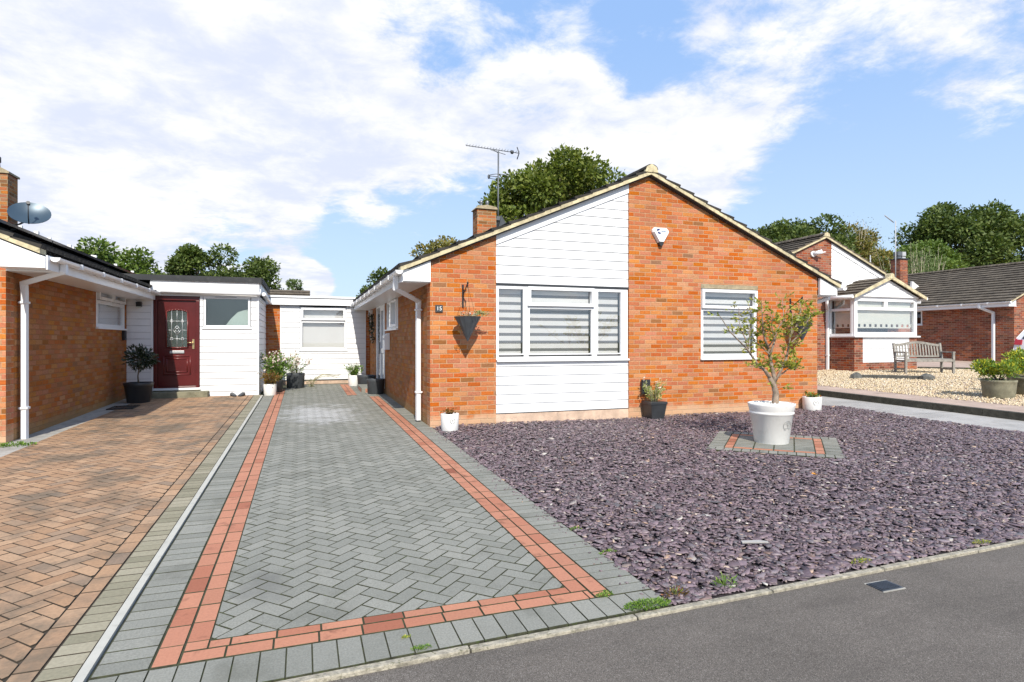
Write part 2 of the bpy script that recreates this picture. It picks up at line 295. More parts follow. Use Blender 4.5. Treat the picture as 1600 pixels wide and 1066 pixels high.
# ---------------------------------------------------------------- mesh helpers
def wloc(o):
    v=Vector((0,0,0))
    while o is not None: v+=o.location; o=o.parent
    return v
class MB:
    def __init__(s): s.v=[]; s.f=[]; s.m=[]; s.mi=0; s.sm=[]; s.smooth=False
    def poly(s,pts):
        b=len(s.v); s.v+= [tuple(p) for p in pts]; s.face(range(b,b+len(pts)))
    def face(s,idx): s.f.append(tuple(idx)); s.m.append(s.mi); s.sm.append(s.smooth)
    def box(s,a,b):
        x0,y0,z0=[min(p,q) for p,q in zip(a,b)]; x1,y1,z1=[max(p,q) for p,q in zip(a,b)]
        n=len(s.v)
        s.v+=[(x0,y0,z0),(x1,y0,z0),(x1,y1,z0),(x0,y1,z0),(x0,y0,z1),(x1,y0,z1),(x1,y1,z1),(x0,y1,z1)]
        for q in ((0,3,2,1),(4,5,6,7),(0,1,5,4),(1,2,6,5),(2,3,7,6),(3,0,4,7)): s.face([n+i for i in q])
    def prism(s,pts,vec):
        n=len(s.v); k=len(pts); vec=Vector(vec); P=[Vector(p) for p in pts]
        nr=Vector((0,0,0))
        for i in range(k):
            a,b=P[i],P[(i+1)%k]; nr+=a.cross(b)
        if nr.dot(vec)<0: P.reverse()
        s.v+=[tuple(p) for p in P]+[tuple(p+vec) for p in P]
        s.face([n+i for i in reversed(range(k))]); s.face([n+k+i for i in range(k)])
        for i in range(k):
            j=(i+1)%k; s.face((n+i,n+j,n+k+j,n+k+i))
    def tube(s,pts,rad,n=8,cap=True):
        P=[Vector(p) for p in pts]
        if not hasattr(rad,'__len__'): rad=[rad]*len(P)
        b=len(s.v); up=None; old=s.smooth; s.smooth=True
        for i,p in enumerate(P):
            if i==0: d=P[1]-P[0]
            elif i==len(P)-1: d=P[-1]-P[-2]
            else: d=(P[i+1]-P[i]).normalized()+(P[i]-P[i-1]).normalized()
            d.normalize()
            if up is None: up=Vector((0,0,1)) if abs(d.z)<.9 else Vector((1,0,0))
            a=(up-d*up.dot(d)).normalized(); c=d.cross(a); up=a
            for k in range(n):
                t=2*math.pi*k/n; s.v.append(tuple(p+(a*math.cos(t)+c*math.sin(t))*rad[i]))
        for i in range(len(P)-1):
            for k in range(n):
                k2=(k+1)%n; s.face((b+i*n+k,b+i*n+k2,b+(i+1)*n+k2,b+(i+1)*n+k))
        s.smooth=old
        if cap:
            s.face([b+k for k in reversed(range(n))]); s.face([b+(len(P)-1)*n+k for k in range(n)])
    def bar(s,pts,w,h):   # rectangular section along a polyline
        P=[Vector(p) for p in pts]
        b=len(s.v); side=None
        for i,p in enumerate(P):
            if i==0: d=P[1]-P[0]
            elif i==len(P)-1: d=P[-1]-P[-2]
            else: d=(P[i+1]-P[i]).normalized()+(P[i]-P[i-1]).normalized()
            d.normalize()
            if side is None: side=Vector((0,1,0)) if abs(d.y)<.9 else Vector((1,0,0))
            a=(side-d*side.dot(d)).normalized(); c=d.cross(a); side=a
            k=1.
            if 0<i<len(P)-1: k=1/max(.5,d.dot((P[i]-P[i-1]).normalized()))
            for q,r in ((-1,-1),(1,-1),(1,1),(-1,1)): s.v.append(tuple(p+a*q*w/2+c*r*h/2*k))
        for i in range(len(P)-1):
            for k in range(4):
                k2=(k+1)%4; s.face((b+i*4+k,b+i*4+k2,b+(i+1)*4+k2,b+(i+1)*4+k))
        s.face([b+k for k in (3,2,1,0)]); s.face([b+(len(P)-1)*4+k for k in range(4)])
    def lathe(s,c,prof,n=28,sx=1.,sy=1.):
        b=len(s.v); old=s.smooth; s.smooth=True
        for r,z in prof:
            for k in range(n):
                t=2*math.pi*k/n; s.v.append((c[0]+r*math.cos(t)*sx,c[1]+r*math.sin(t)*sy,c[2]+z))
        for i in range(len(prof)-1):
            for k in range(n):
                k2=(k+1)%n; s.face((b+i*n+k,b+i*n+k2,b+(i+1)*n+k2,b+(i+1)*n+k))
        s.smooth=old
        s.face([b+k for k in reversed(range(n))]); s.face([b+(len(prof)-1)*n+k for k in range(n)])
    def ell(s,c,r,n=10,m=6):
        prof=[(max(.001,math.cos(-math.pi/2+math.pi*i/m)),math.sin(-math.pi/2+math.pi*i/m)) for i in range(m+1)]
        b=len(s.v); old=s.smooth; s.smooth=True
        for a,z in prof:
            for k in range(n):
                t=2*math.pi*k/n; s.v.append((c[0]+a*math.cos(t)*r[0],c[1]+a*math.sin(t)*r[1],c[2]+z*r[2]))
        for i in range(m):
            for k in range(n):
                k2=(k+1)%n; s.face((b+i*n+k,b+i*n+k2,b+(i+1)*n+k2,b+(i+1)*n+k))
        s.smooth=old
    def build(s,name,mat,parent=None,local=False,bevel=0.):
        me=bpy.data.meshes.new(name); off=Vector((0,0,0)) if (local or parent is None) else wloc(parent)
        V=[(x-off.x,y-off.y,z-off.z) for x,y,z in s.v] if off.length>0 else s.v
        me.from_pydata(V,[],s.f); 
        for mm in (mat if isinstance(mat,(list,tuple)) else [mat]): me.materials.append(MATS[mm])
        me.polygons.foreach_set('material_index',s.m); me.polygons.foreach_set('use_smooth',s.sm)
        uv=me.uv_layers.new(name='UVMap'); me.update()
        data=np.zeros((len(me.loops),2),np.float32); 
        for p in me.polygons:
            nx,ny,nz=[abs(q) for q in p.normal]
            for li in p.loop_indices:
                x,y,z=s.v[me.loops[li].vertex_index]
                data[li]=(x,y) if (nz>nx and nz>ny) else ((y,z) if nx>ny else (x,z))
        uv.data.foreach_set('uv',data.ravel())
        o=bpy.data.objects.new(name,me); COL.objects.link(o); o.parent=parent
        if bevel:
            bm=o.modifiers.new('bevel','BEVEL'); bm.width=bevel; bm.segments=2; bm.limit_method='ANGLE'
        return o
def each(mb,name,mat,parent,**kw):
    """build every separate piece of mb as a part of its own"""
    par=list(range(len(mb.v)))
    def find(i):
        while par[i]!=i: par[i]=par[par[i]]; i=par[i]
        return i
    for f in mb.f:
        for i in f[1:]: par[find(i)]=find(f[0])
    groups={}
    for k,f in enumerate(mb.f): groups.setdefault(find(f[0]),[]).append(k)
    out=[]
    for g in groups.values():
        m=MB(); mp={}
        for k in g:
            idx=[]
            for i in mb.f[k]:
                if i not in mp: mp[i]=len(m.v); m.v.append(mb.v[i])
                idx.append(mp[i])
            m.f.append(tuple(idx)); m.m.append(mb.m[k]); m.sm.append(mb.sm[k])
        out.append(m.build(name,mat,parent,**kw))
    return out[0]
def np_mesh(name,mat,V,F,parent=None,loc=None,smooth=False):
    """V (n,3), F (m,k) constant polygon size"""
    me=bpy.data.meshes.new(name); V=np.asarray(V,np.float32)
    if parent is not None: V=V-np.array(wloc(parent),np.float32)
    m,k=F.shape
    me.vertices.add(len(V)); me.vertices.foreach_set('co',V.ravel())
    me.loops.add(m*k); me.loops.foreach_set('vertex_index',F.astype(np.int32).ravel())
    me.polygons.add(m); me.polygons.foreach_set('loop_start',np.arange(0,m*k,k,dtype=np.int32))
    if smooth: me.polygons.foreach_set('use_smooth',np.ones(m,bool))
    me.update(calc_edges=True); me.validate(); me.materials.append(MATS[mat])
    o=bpy.data.objects.new(name,me); COL.objects.link(o); o.parent=parent
    return o
def thing(name,label,cat,loc=(0,0,0),rz=0.,group=None):
    o=bpy.data.objects.new(name,None); COL.objects.link(o); o.location=loc; o.rotation_euler=(0,0,rz); o.empty_display_size=.2
    tag(o,label,cat,group); return o
def tag(o,label,cat,group=None,kind=None):
    o['label']=label; o['category']=cat
    if group: o['group']=group
    if kind: o['kind']=kind
    return o
def struct(o,label=None): 
    o['kind']='structure'
    if label: o['label']=label
    return o
def clip(poly,cl):
    """clip 2-D polygon by convex polygon cl (ccw)"""
    out=list(poly)
    for i in range(len(cl)):
        a=cl[i]; b=cl[(i+1)%len(cl)]; inp=out; out=[]
        if not inp: break
        side=lambda p:(b[0]-a[0])*(p[1]-a[1])-(b[1]-a[1])*(p[0]-a[0])
        for j in range(len(inp)):
            p=inp[j]; q=inp[(j+1)%len(inp)]; sp,sq=side(p),side(q)
            if sp>=0: out.append(p)
            if (sp>=0)!=(sq>=0):
                t=sp/(sp-sq); out.append((p[0]+(q[0]-p[0])*t,p[1]+(q[1]-p[1])*t))
    return out
def area(p): return .5*sum(p[i][0]*p[(i+1)%len(p)][1]-p[(i+1)%len(p)][0]*p[i][1] for i in range(len(p)))
class Fr:
    """wall frame: a along the wall (to the right as seen), o outwards, z up"""
    def __init__(s,org,right,out): s.o=Vector(org); s.r=Vector(right); s.n=Vector(out)
    def p(s,a,o,z): return tuple(s.o+s.r*a+s.n*o+Vector((0,0,z)))
    def box(s,mb,a0,a1,o0,o1,z0,z1): mb.box(s.p(a0,o0,z0),s.p(a1,o1,z1))
def gz(y): return .0142*min(y,19)
def gh(x,y): 
    z=gz(y)
    if x>11.75: z+=.12+.06*min(max(x-12.9,0),3.8)
    return z
RAKE=.423
# window: ring of frame, sashes, panes, blinds -------------------------------------------------
def ring(mb,F,a0,a1,z0,z1,t,o0,o1):
    F.box(mb,a0,a1,o0,o1,z1-t,z1); F.box(mb,a0,a1,o0,o1,z0,z0+t)
    F.box(mb,a0,a0+t,o0,o1,z0+t,z1-t); F.box(mb,a1-t,a1,o0,o1,z0+t,z1-t)
def window(house,F,a0,a1,z0,z1,panes,blind=None,sill=True,glass='glass',frame='upvc',ft=.045,room='room_dark',depth=.45,setback=0.,label=None,mull=(),sov=.03):
    mb=MB(); ring(mb,F,a0,a1,z0,z1,ft,-.07-setback,-.0-setback)
    for (m0,m1,n0,n1) in mull: F.box(mb,m0,m1,-.065-setback,-.002-setback,n0,n1)
    wn=mb.build('window',frame,house,bevel=.004)
    if label: wn['label']=label
    for (b0,b1,y0,y1,kind) in panes:
        st={'vent':.055,'sash':.045,'fixed':.02}[kind]
        pr={'vent':.045,'sash':.022,'fixed':.004}[kind]
        mb=MB(); ring(mb,F,b0,b1,y0,y1,st,-.05-setback,pr-setback)
        mb.build('sash',frame,wn,bevel=.004)
        mb=MB(); F.box(mb,b0+st-.004,b1-st+.004,-.03-setback,-.022-setback,y0+st-.004,y1-st+.004); mb.build('pane',glass,wn)
    if sill:
        mb=MB(); F.box(mb,a0-sov,a1+sov,-.01-setback,.045,z0-.035,z0-.002); mb.build('sill','upvc',wn,bevel=.004)
    if blind=='zebra':
        mb=MB(); k=0; y=z1-ft-.01
        for b0,b1,y0,y1,kind in panes:
            if kind=='vent': continue
            st=.02
            top=max(p[3] for p in panes)-.05; yy=top
            while yy>y0+.05:
                mb.mi=0; F.box(mb,b0+st,b1-.03,-.125,-.115,max(yy-.078,y0+.02),yy)
                mb.mi=1; F.box(mb,b0+st,b1-.03,-.124,-.119,max(yy-.128,y0+.01),yy-.078)
                yy-=.128
        mb.build('blind',['blind_white','blind_sheer'],wn)
    elif blind=='roller':
        mb=MB(); F.box(mb,a0+ft,a1-ft,-.125,-.118,z0+(z1-z0)*.06,z1-.03); mb.build('blind','blind_white',wn)
    elif blind=='half':
        mb=MB(); F.box(mb,a0+ft,a1-ft,-.125,-.118,z0+(z1-z0)*.30,z1-.03); mb.build('blind','blind_white',wn)
    mb=MB()
    o0=-.16-setback; o1=-.16-depth
    F.box(mb,a0-.02,a1+.02,o1-.03,o1,z0-.02,z1+.02)
    F.box(mb,a0-.05,a0-.02,o1,o0+.08,z0-.02,z1+.02); F.box(mb,a1+.02,a1+.05,o1,o0+.08,z0-.02,z1+.02)
    F.box(mb,a0-.02,a1+.02,o1,o0+.08,z0-.05,z0-.02); F.box(mb,a0-.02,a1+.02,o1,o0+.08,z1+.02,z1+.05)
    mb.build('window_recess',room,wn)
    return wn
def boards(mb,F,poly,pitch=.15,z0=None,th=.022,o=0.):
    """shiplap boards clipped to a polygon in (a,z)"""
    poly=list(poly)
    if area(poly)<0: poly.reverse()
    amin=min(p[0] for p in poly); amax=max(p[0] for p in poly); zmin=min(p[1] for p in poly); zmax=max(p[1] for p in poly)
    z=zmin if z0 is None else z0
    while z<zmax:
        st=[(amin-1,z),(amax+1,z),(amax+1,z+pitch-.014),(amin-1,z+pitch-.014)]
        c=clip(st,poly)
        if len(c)>2 and abs(area(c))>1e-4:
            lo=min(q[1] for q in c)
            fr=[F.p(a,o+th-.008*((q-z)/pitch),q) for a,q in c]; bk=[F.p(a,o-.01,q) for a,q in c]
            n=len(mb.v); k=len(c); mb.v+=fr+bk
            mb.face([n+i for i in range(k)]); mb.face([n+k+i for i in reversed(range(k))])
            for i in range(k):
                j=(i+1)%k; mb.face((n+j,n+i,n+k+i,n+k+j))
        z+=pitch
    # backing, set behind the grooves
    om=mb.mi; mb.mi=1; mb.prism([F.p(a,o-.03,q) for a,q in poly],F.n*.032); mb.mi=om
def slope_courses(mb,x0,z0,x1,z1,y0,y1,gauge=.32,th=.040):
    """tile courses climbing from eave (x0,z0) to ridge (x1,z1), running along Y"""
    L=math.hypot(x1-x0,z1-z0); n=max(1,round(L/gauge)); dx=(x1-x0)/n; dz_=(z1-z0)/n
    ux,uz=(x1-x0)/L,(z1-z0)/L; nx,nz=-uz,ux
    if nz<0: nx,nz=-nx,-nz
    for i in range(n):
        ax,az=x0+dx*i,z0+dz_*i; bx,bz=ax+dx*1.08,az+dz_*1.08
        pr=[(ax+nx*.012,az+nz*.012),(bx,bz),(bx+nx*.018,bz+nz*.018),(ax+nx*(th+.026),az+nz*(th+.026))]
        mb.prism([(p,y0,q) for p,q in pr],(0,y1-y0,0))
def ridge_tiles(mb,x,z,y0,y1,r=.13):
    y=y0; k=0
    while y<y1-.05:
        L=min(.45,y1-y); rr=r+(.004 if k%2 else 0)
        pts=[(x+rr*math.cos(t),y,z+rr*.72*math.sin(t)-.02) for t in [math.pi*i/8 for i in range(9)]]
        mb.prism(pts,(0,L-.006,0)); y+=L; k+=1
def roof(house,xl,xr,xm,ze_l,ze_r,zr,y0,y1,tile,kink=None):
    """two slopes over a ridge along Y"""
    rf=MB(); slope_courses(rf,xl,ze_l,xm,zr,y0,y1); slope_courses(rf,xr,ze_r,xm,zr,y0,y1)
    r=rf.build('roof',tile,house)
    mb=MB(); ridge_tiles(mb,xm,zr+.05,y0-.01,y1); mb.build('ridge_tiles',tile,r)
    # cream mortar undercloak on the front verge
    mb=MB()
    for xe,ze in ((xl,ze_l),(xr,ze_r)):
        sg=1 if xe<xm else -1; 
        L=math.hypot(xm-xe,zr-ze); n=max(1,round(L/.32)); d=((xm-xe)/n,(zr-ze)/n)
        for i in range(n):
            a=(xe+d[0]*i,ze+d[1]*i); b=(xe+d[0]*(i+1),ze+d[1]*(i+1))
            mb.prism([(a[0],y0+.004,a[1]-.055),(b[0],y0+.004,b[1]-.055),(b[0],y0+.004,b[1]+.012),(a[0],y0+.004,a[1]+.034)],(0,.2,0))
    mb.prism([(xm-.13,y0-.014,zr-.02),(xm+.13,y0-.014,zr-.02),(xm+.10,y0-.014,zr+.075),(xm,y0-.014,zr+.125),(xm-.10,y0-.014,zr+.075)],(0,.06,0))
    mb.build('verge','mortar_cream',r)
    mb=MB()   # deck closing the roof from below
    for xe,ze in ((xl,ze_l),(xr,ze_r)):
        sg=.14 if xe<xm else -.14; zq=ze+.14*(zr-ze)/abs(xm-xe)
        mb.prism([(xe+sg,y0+.03,zq-.075),(xm,y0+.03,zr-.075),(xm,y0+.03,zr-.005),(xe+sg,y0+.03,zq-.005)],(0,y1-y0-.06,0))
    each(mb,'roof_deck','black_felt',r)
    return r
def gutter(house,x,z,y0,y1,side,mat='upvc'):
    mb=MB(); n=8; r=.058
    pr=[(x+r*math.cos(math.pi+math.pi*i/n),z+r*.95*math.sin(math.pi+math.pi*i/n)) for i in range(n+1)]
    inner=[(x+(r-.006)*math.cos(math.pi+math.pi*i/n),z+.002+(r-.008)*math.sin(math.pi+math.pi*i/n)) for i in range(n+1)]
    for i in range(n):
        q=[pr[i],pr[i+1],inner[i+1],inner[i]]
        mb.prism([(a,y0,b) for a,b in q],(0,y1-y0,0))
    mb.prism([(a,y0-.008,b) for a,b in [(x-r-.004,z+.004)]+pr+[(x+r+.004,z+.004)]],(0,.016,0))
    y=y0+.8
    while y<y1:
        mb.box((x-r-.006,y,z-r-.004),(x+r+.006,y+.05,z+.008)); y+=1.
    return mb.build('gutter',mat,house)
def pipe_clips(mb,x,y,zs,dx):
    for z in zs: mb.box((x-.05,y-.05,z),(x+.05,y+.05,z+.03)); mb.box((x,y-.01,z+.005),(x+dx,y+.01,z+.022))

# ================================================================ GROUND
def sheet(name,mat,poly,z,n=0):
    mb=MB(); mb.poly([(x,y,z(x,y)) for x,y in poly]); return struct(mb.build(name,mat))
mb=MB()
ys=[-700,-60,0,19,60,700]
for i in range(5):
    y0,y1=ys[i],ys[i+1]; g=lambda y:(.0142*max(-60,min(y,19)))-.09
    mb.poly([(-900,y0,g(y0)),(900,y0,g(y0)),(900,y1,g(y1)),(-900,y1,g(y1))])
struct(mb.build('ground','earth'))
kerbY=lambda x:2.66+.03*x
g0=lambda x,y:gz(y)
sheet('road','asphalt',[(-40,-12),(40,-12),(40,kerbY(40)),(-40,kerbY(-40))],lambda x,y:.0142*y-.014)
sheet('far_pavement','path_concrete',[(-40,-16),(40,-16),(40,-12.1),(-40,-12.1)],lambda x,y:.0142*y+.05)
# kerb edging stones, each with its joint
mb=MB()
x=-12.
while x<12:
    L=.91; a,b=x+.004,x+L-.004; j=random.uniform(-.003,.003)
    mb.prism([(a,kerbY(a)-.0,gz(2.7)-.12),(b,kerbY(b),gz(2.7)-.12),(b,kerbY(b)+.045,gz(2.7)-.12),(a,kerbY(a)+.045,gz(2.7)-.12)],(0,0,.124+j)); x+=L
struct(mb.build('kerb','kerb_stone',bevel=.006))
# slate bed and its chips
bed=[(1.9,2.78),(10.36,3.02),(10.24,9.3),(10.12,10.6),(9.7,10.6),(9.7,9.19),(1.9,9.19)]
mb=MB(); mb.poly([(x,y,gz(y)-.012) for x,y in [(1.88,2.74),(10.36,3.0),(10.24,9.3),(1.88,9.3)]]); mb.poly([(x,y,gz(y)-.012) for x,y in [(9.6,9.3),(10.24,9.3),(10.12,10.8),(9.6,10.8)]]); struct(mb.build('slate_bed','slate_bed'))
def chips(name,mat,X,Y,Z,size,thick,tilt,label=None,cat=None,asp=(.4,.8)):
    n=len(X); K=5
    ang=np.linspace(0,2*np.pi,K,endpoint=False)[None,:]+rng.uniform(-.45,.45,(n,K))
    rr=rng.uniform(.62,1.0,(n,K)); L=size[:,None]; A=rng.uniform(asp[0],asp[1],(n,1))
    px=np.cos(ang)*rr*L*.5; py=np.sin(ang)*rr*L*.5*A
    yaw=rng.uniform(0,2*np.pi,(n,1)); x=px*np.cos(yaw)-py*np.sin(yaw); y=px*np.sin(yaw)+py*np.cos(yaw)
    tx=rng.normal(0,tilt,(n,1)); ty=rng.normal(0,tilt,(n,1)); z=x*tx+y*ty
    th=thick[:,None]
    top=np.stack([X[:,None]+x*.93,Y[:,None]+y*.93,Z[:,None]+z+th],-1); bot=np.stack([X[:,None]+x,Y[:,None]+y,Z[:,None]+z-th*.3],-1)
    V=np.concatenate([top,bot],1).reshape(-1,3)
    base=(np.arange(n)*2*K)[:,None]
    me_top=(base+np.arange(K)[None,:])
    quads=np.concatenate([np.stack([base[:,0]+(i+1)%K,base[:,0]+i,base[:,0]+K+i,base[:,0]+K+(i+1)%K],-1) for i in range(K)])
    me=bpy.data.meshes.new(name); nv=len(V)
    me.vertices.add(nv); me.vertices.foreach_set('co',V.astype(np.float32).ravel())
    loops=np.concatenate([me_top.ravel(),quads.ravel()]); me.loops.add(len(loops)); me.loops.foreach_set('vertex_index',loops.astype(np.int32))
    starts=np.concatenate([np.arange(n)*K,n*K+np.arange(len(quads))*4]); me.polygons.add(len(starts)); me.polygons.foreach_set('loop_start',starts.astype(np.int32))
    me.update(calc_edges=True); me.materials.append(MATS[mat])
    o=bpy.data.objects.new(name,me); COL.objects.link(o); return o
n=90000
U1=rng.uniform(0,1,n)
Yc=2.76+(9.17-2.76)*U1**1.25; Xc=rng.uniform(1.9,10.3,n)
keep=(Xc<1.82*Yc+.2)&(Yc>kerbY(Xc)+.07)
e=rng.uniform(10.0,10.3,400); 
Xe=np.concatenate([Xc[keep],rng.uniform(9.72,10.2,1500)]); Ye=np.concatenate([Yc[keep],rng.uniform(9.17,10.6,1500)])
inslab=(np.abs(Xe-5.93)+np.abs(Ye-6.34))<1.08
Xe,Ye=Xe[~inslab],Ye[~inslab]
sz=rng.gamma(4,.0135,len(Xe)).clip(.014,.12)
und=.012*np.sin(Xe*1.7+Ye)+.010*np.sin(Ye*2.3-Xe*.6)
Zc=gz(0)+.0142*Ye+rng.uniform(-.004,.026,len(Xe))+und*.8+.002
edge=np.minimum.reduce([Xe-1.88,(Ye-(kerbY(Xe)+.06)),9.4-Ye]).clip(0,.25)/.25
Zc=.0142*Ye+(Zc-.0142*Ye)*(.25+.75*edge)
tag(chips('slate_chippings','slate',Xe,Ye,Zc,sz,rng.uniform(.002,.006,len(Xe)),.14),'plum purple slate chippings covering the front garden','slate chippings',kind='stuff')

ns=170; xs_=1.9-np.abs(rng.normal(0,.07,ns)); ys_=rng.uniform(2.9,9.,ns)
tag(chips('spilled_slate','slate',xs_,ys_,.0142*ys_+.008,rng.uniform(.012,.035,ns),rng.uniform(.003,.006,ns),.05),'stray slate flakes spilled on the grey blocks beside the slate bed','slate chippings',kind='stuff')
# pavers -----------------------------------------------------------------
def paver(mb,poly,zf=g0,top=.0055,ch=.0022):
    if area(poly)<0: poly=poly[::-1]
    cx=sum(p[0] for p in poly)/len(poly); cy=sum(p[1] for p in poly)/len(poly)
    j=random.uniform(-.0012,.0012)
    n=len(mb.v); k=len(poly)
    ins=[]
    for x,y in poly:
        d=math.hypot(cx-x,cy-y); ins.append((x+(cx-x)/d*ch*1.3,y+(cy-y)/d*ch*1.3))
    mb.v+=[(x,y,zf(x,y)+top+j) for x,y in ins]+[(x,y,zf(x,y)+top-ch*.7+j) for x,y in poly]+[(x,y,zf(x,y)-.02) for x,y in poly]
    mb.face([n+i for i in range(k)]); mb.mi=1
    for l in (0,1):
        for i in range(k):
            q=(i+1)%k; mb.face((n+l*k+q,n+l*k+i,n+(l+1)*k+i,n+(l+1)*k+q))
    mb.mi=0
def herring(mb,field,W_=.099,gap=.0055,ang=45,origin=(0,0),zf=g0):
    a=R(ang); ca,sa=math.cos(a),math.sin(a)
    xs=[p[0] for p in field]; ys=[p[1] for p in field]
    rad=max(max(xs)-min(xs),max(ys)-min(ys)); cx,cy=(max(xs)+min(xs))/2,(max(ys)+min(ys))/2
    N=int(rad/W_*.75)+4
    if area(field)<0: field=field[::-1]
    for i in range(-N,N):
        for j in range(-N,N):
            m_=(i-j)%4
            if m_==0: r=(i,j,i+2,j+1)
            elif m_==3: r=(i,j,i+1,j+2)
            else: continue
            g=gap/2/W_
            q=[(r[0]+g,r[1]+g),(r[2]-g,r[1]+g),(r[2]-g,r[3]-g),(r[0]+g,r[3]-g)]
            pl=[(cx+(x*ca-y*sa)*W_,cy+(x*sa+y*ca)*W_) for x,y in q]
            if max(p[0] for p in pl)<min(xs) or min(p[0] for p in pl)>max(xs) or max(p[1] for p in pl)<min(ys) or min(p[1] for p in pl)>max(ys): continue
            c=clip(pl,field)
            if len(c)>2 and abs(area(c))>.0006: paver(mb,c,zf)
def course(mb,x0,x1,y0,y1,along='y',L=.105,off=0.,gap=.005,cl=None,zf=g0):
    h=gap/2
    if along=='y':
        y=y0-off
        while y<y1:
            a,b=max(y,y0)+h,min(y+L,y1)-h
            if b-a>.02:
                q=[(x0+h,a),(x1-h,a),(x1-h,b),(x0+h,b)]
                if cl: q=clip(q,cl)
                if len(q)>2: paver(mb,q,zf)
            y+=L
    else:
        x=x0-off
        while x<x1:
            a,b=max(x,x0)+h,min(x+L,x1)-h
            if b-a>.02:
                q=[(a,y0+h),(b,y0+h),(b,y1-h),(a,y1-h)]
                if cl: q=clip(q,cl)
                if len(q)>2: paver(mb,q,zf)
            x+=L
# our driveway
sheet('driveway','joint_soil',[(-.86,2.70),(1.90,2.77),(1.90,17.9),(-.86,17.9)],lambda x,y:gz(y)-.001)
dr=bpy.data.objects['driveway']
G_=MB(); herring(G_,[(-.415,3.16),(1.435,3.16),(1.435,17.6),(-.415,17.6)])
course(G_,-.855,-.635,2.98,17.6,'y'); course(G_,1.655,1.90,2.98,17.6,'y',)
xx=-.855; fl=[(-.86,kerbY(-.86)+.057),(1.9,kerbY(1.9)+.057),(1.9,2.985),(-.86,2.965)]
course(G_,-.855,1.9,2.6,2.975,'x',L=.112,cl=fl)
# close the strip between the right band's end and the link
course(G_,1.435,1.655,14.0,17.6,'y')
struct(G_.build('grey_pavers',['paver_grey','joint_soil'],dr))
T_=MB()
course(T_,-.63,-.525,2.98,16.3,'y',L=.205,off=.03); course(T_,-.52,-.418,3.085,16.3,'y',L=.205,off=.12)
course(T_,1.44,1.542,3.085,14.0,'y',L=.205,off=.05); course(T_,1.547,1.652,2.98,14.0,'y',L=.205,off=.14)
course(T_,-.52,1.54,2.98,3.08,'x',L=.205,off=.02)
course(T_,-.418,1.44,3.085,3.158,'x',L=.205,off=.11)
struct(T_.build('terracotta_band',['paver_terracotta','joint_soil'],dr))
T2=MB()
course(T2,.98,1.09,14.35,17.4,'y',L=.205,zf=lambda x,y:gz(y)+.007); course(T2,1.095,1.205,14.35,17.4,'y',L=.205,off=.1,zf=lambda x,y:gz(y)+.007)
struct(T2.build('terracotta_strip',['paver_terracotta','joint_soil'],dr))
# neighbour's driveway
sheet('neighbour_driveway','joint_brown',[(-3.66,2.5),(-.9,2.66),(-.9,15.2),(-3.66,15.2)],lambda x,y:gz(y)-.001)
nd=bpy.data.objects['neighbour_driveway']
B_=MB(); herring(B_,[(-3.32,2.7),(-1.185,2.7),(-1.185,15.1),(-3.32,15.1)],W_=.099)
course(B_,-1.18,-1.075,2.7,15.1,'y',L=.21); struct(B_.build('brown_pavers',['paver_brown','joint_brown'],nd))
O_=MB(); course(O_,-1.07,-.915,2.7,15.1,'y',L=.105); struct(O_.build('olive_pavers',['paver_olive','joint_brown'],nd))
mb=MB(); mb.box((-.908,2.68,-.05),(-.862,2.7,-.04))
y=2.7
while y<14.9:
    b=min(y+2.4,14.9); mb.prism([(-.908,y,gz(y)-.04),(-.866,y,gz(y)-.04),(-.866,y,gz(y)+.016),(-.908,y,gz(y)+.016)],(0,b-y-.004,.0142*(b-y))); y+=2.4
struct(mb.build('boundary_edging','edging_white'))
mb=MB(); mb.poly([(-3.66,7.,gz(7)+.004),(-3.32,7.,gz(7)+.004),(-3.32,15.2,gz(15.2)+.004),(-3.66,15.2,gz(15.2)+.004)]); struct(mb.build('wall_strip','concrete'))
mb=MB(); mb.poly([(-9,2.5,gz(2.5)-.01),(-3.3,2.5,gz(2.5)-.01),(-3.3,9.6,gz(9.6)-.01),(-9,9.6,gz(9.6)-.01)]); struct(mb.build('side_pavement','concrete'))
# right: concrete drive, dark kerb, pink path, gravel garden
mb=MB()
yy=2.
while yy<30:
    mb.poly([(10.15+(9.5-min(yy,9.5))*.03,yy+.006,gz(yy)+.0),(11.75,yy+.006,gz(yy)),(11.75,yy+2.99,gz(yy+3)),(10.15+(9.5-min(yy+3,9.5))*.03,yy+2.99,gz(yy+3))]); yy+=3
struct(mb.build('side_drive','path_concrete'))
mb=MB()
yy=2.
while yy<26:
    mb.prism([(11.75,yy,gz(yy)-.08),(11.9,yy,gz(yy)-.08),(11.9,yy,gz(yy)+.13),(11.765,yy,gz(yy)+.13)],(0,.9,.0142*.9)); yy+=.908
struct(mb.build('path_kerb','kerb_dark'))
mb=MB()
for i in range(28):
    y0=2+i*.9; y1=y0+.893
    mb.poly([(11.9,y0,gh(11.9,y0)+.004),(12.95,y0,gh(12.9,y0)+.004),(12.95,y1,gh(12.9,y1)+.004),(11.9,y1,gh(11.9,y1)+.004)])
struct(mb.build('pink_path','path_pink'))
mb=MB()
xs=[12.95,14,15,16,16.7,18,22,30,60]; ysl=[2,4,6,8,10,12,14,16,19,24,60]
for i in range(len(xs)-1):
    for j in range(len(ysl)-1):
        q=[(xs[i],ysl[j]),(xs[i+1],ysl[j]),(xs[i+1],ysl[j+1]),(xs[i],ysl[j+1])]
        mb.poly([(x,y,gh(x,y)-.008) for x,y in q])
struct(mb.build('gravel_bed','path_pink'))
n=34000
Xg=12.97+(22-12.97)*rng.uniform(0,1,n); Yg=rng.uniform(6.6,15.1,n)
k=(Xg<1.8*Yg)&(Yg>.60*Xg-1.8)
Xg,Yg=Xg[k],Yg[k]
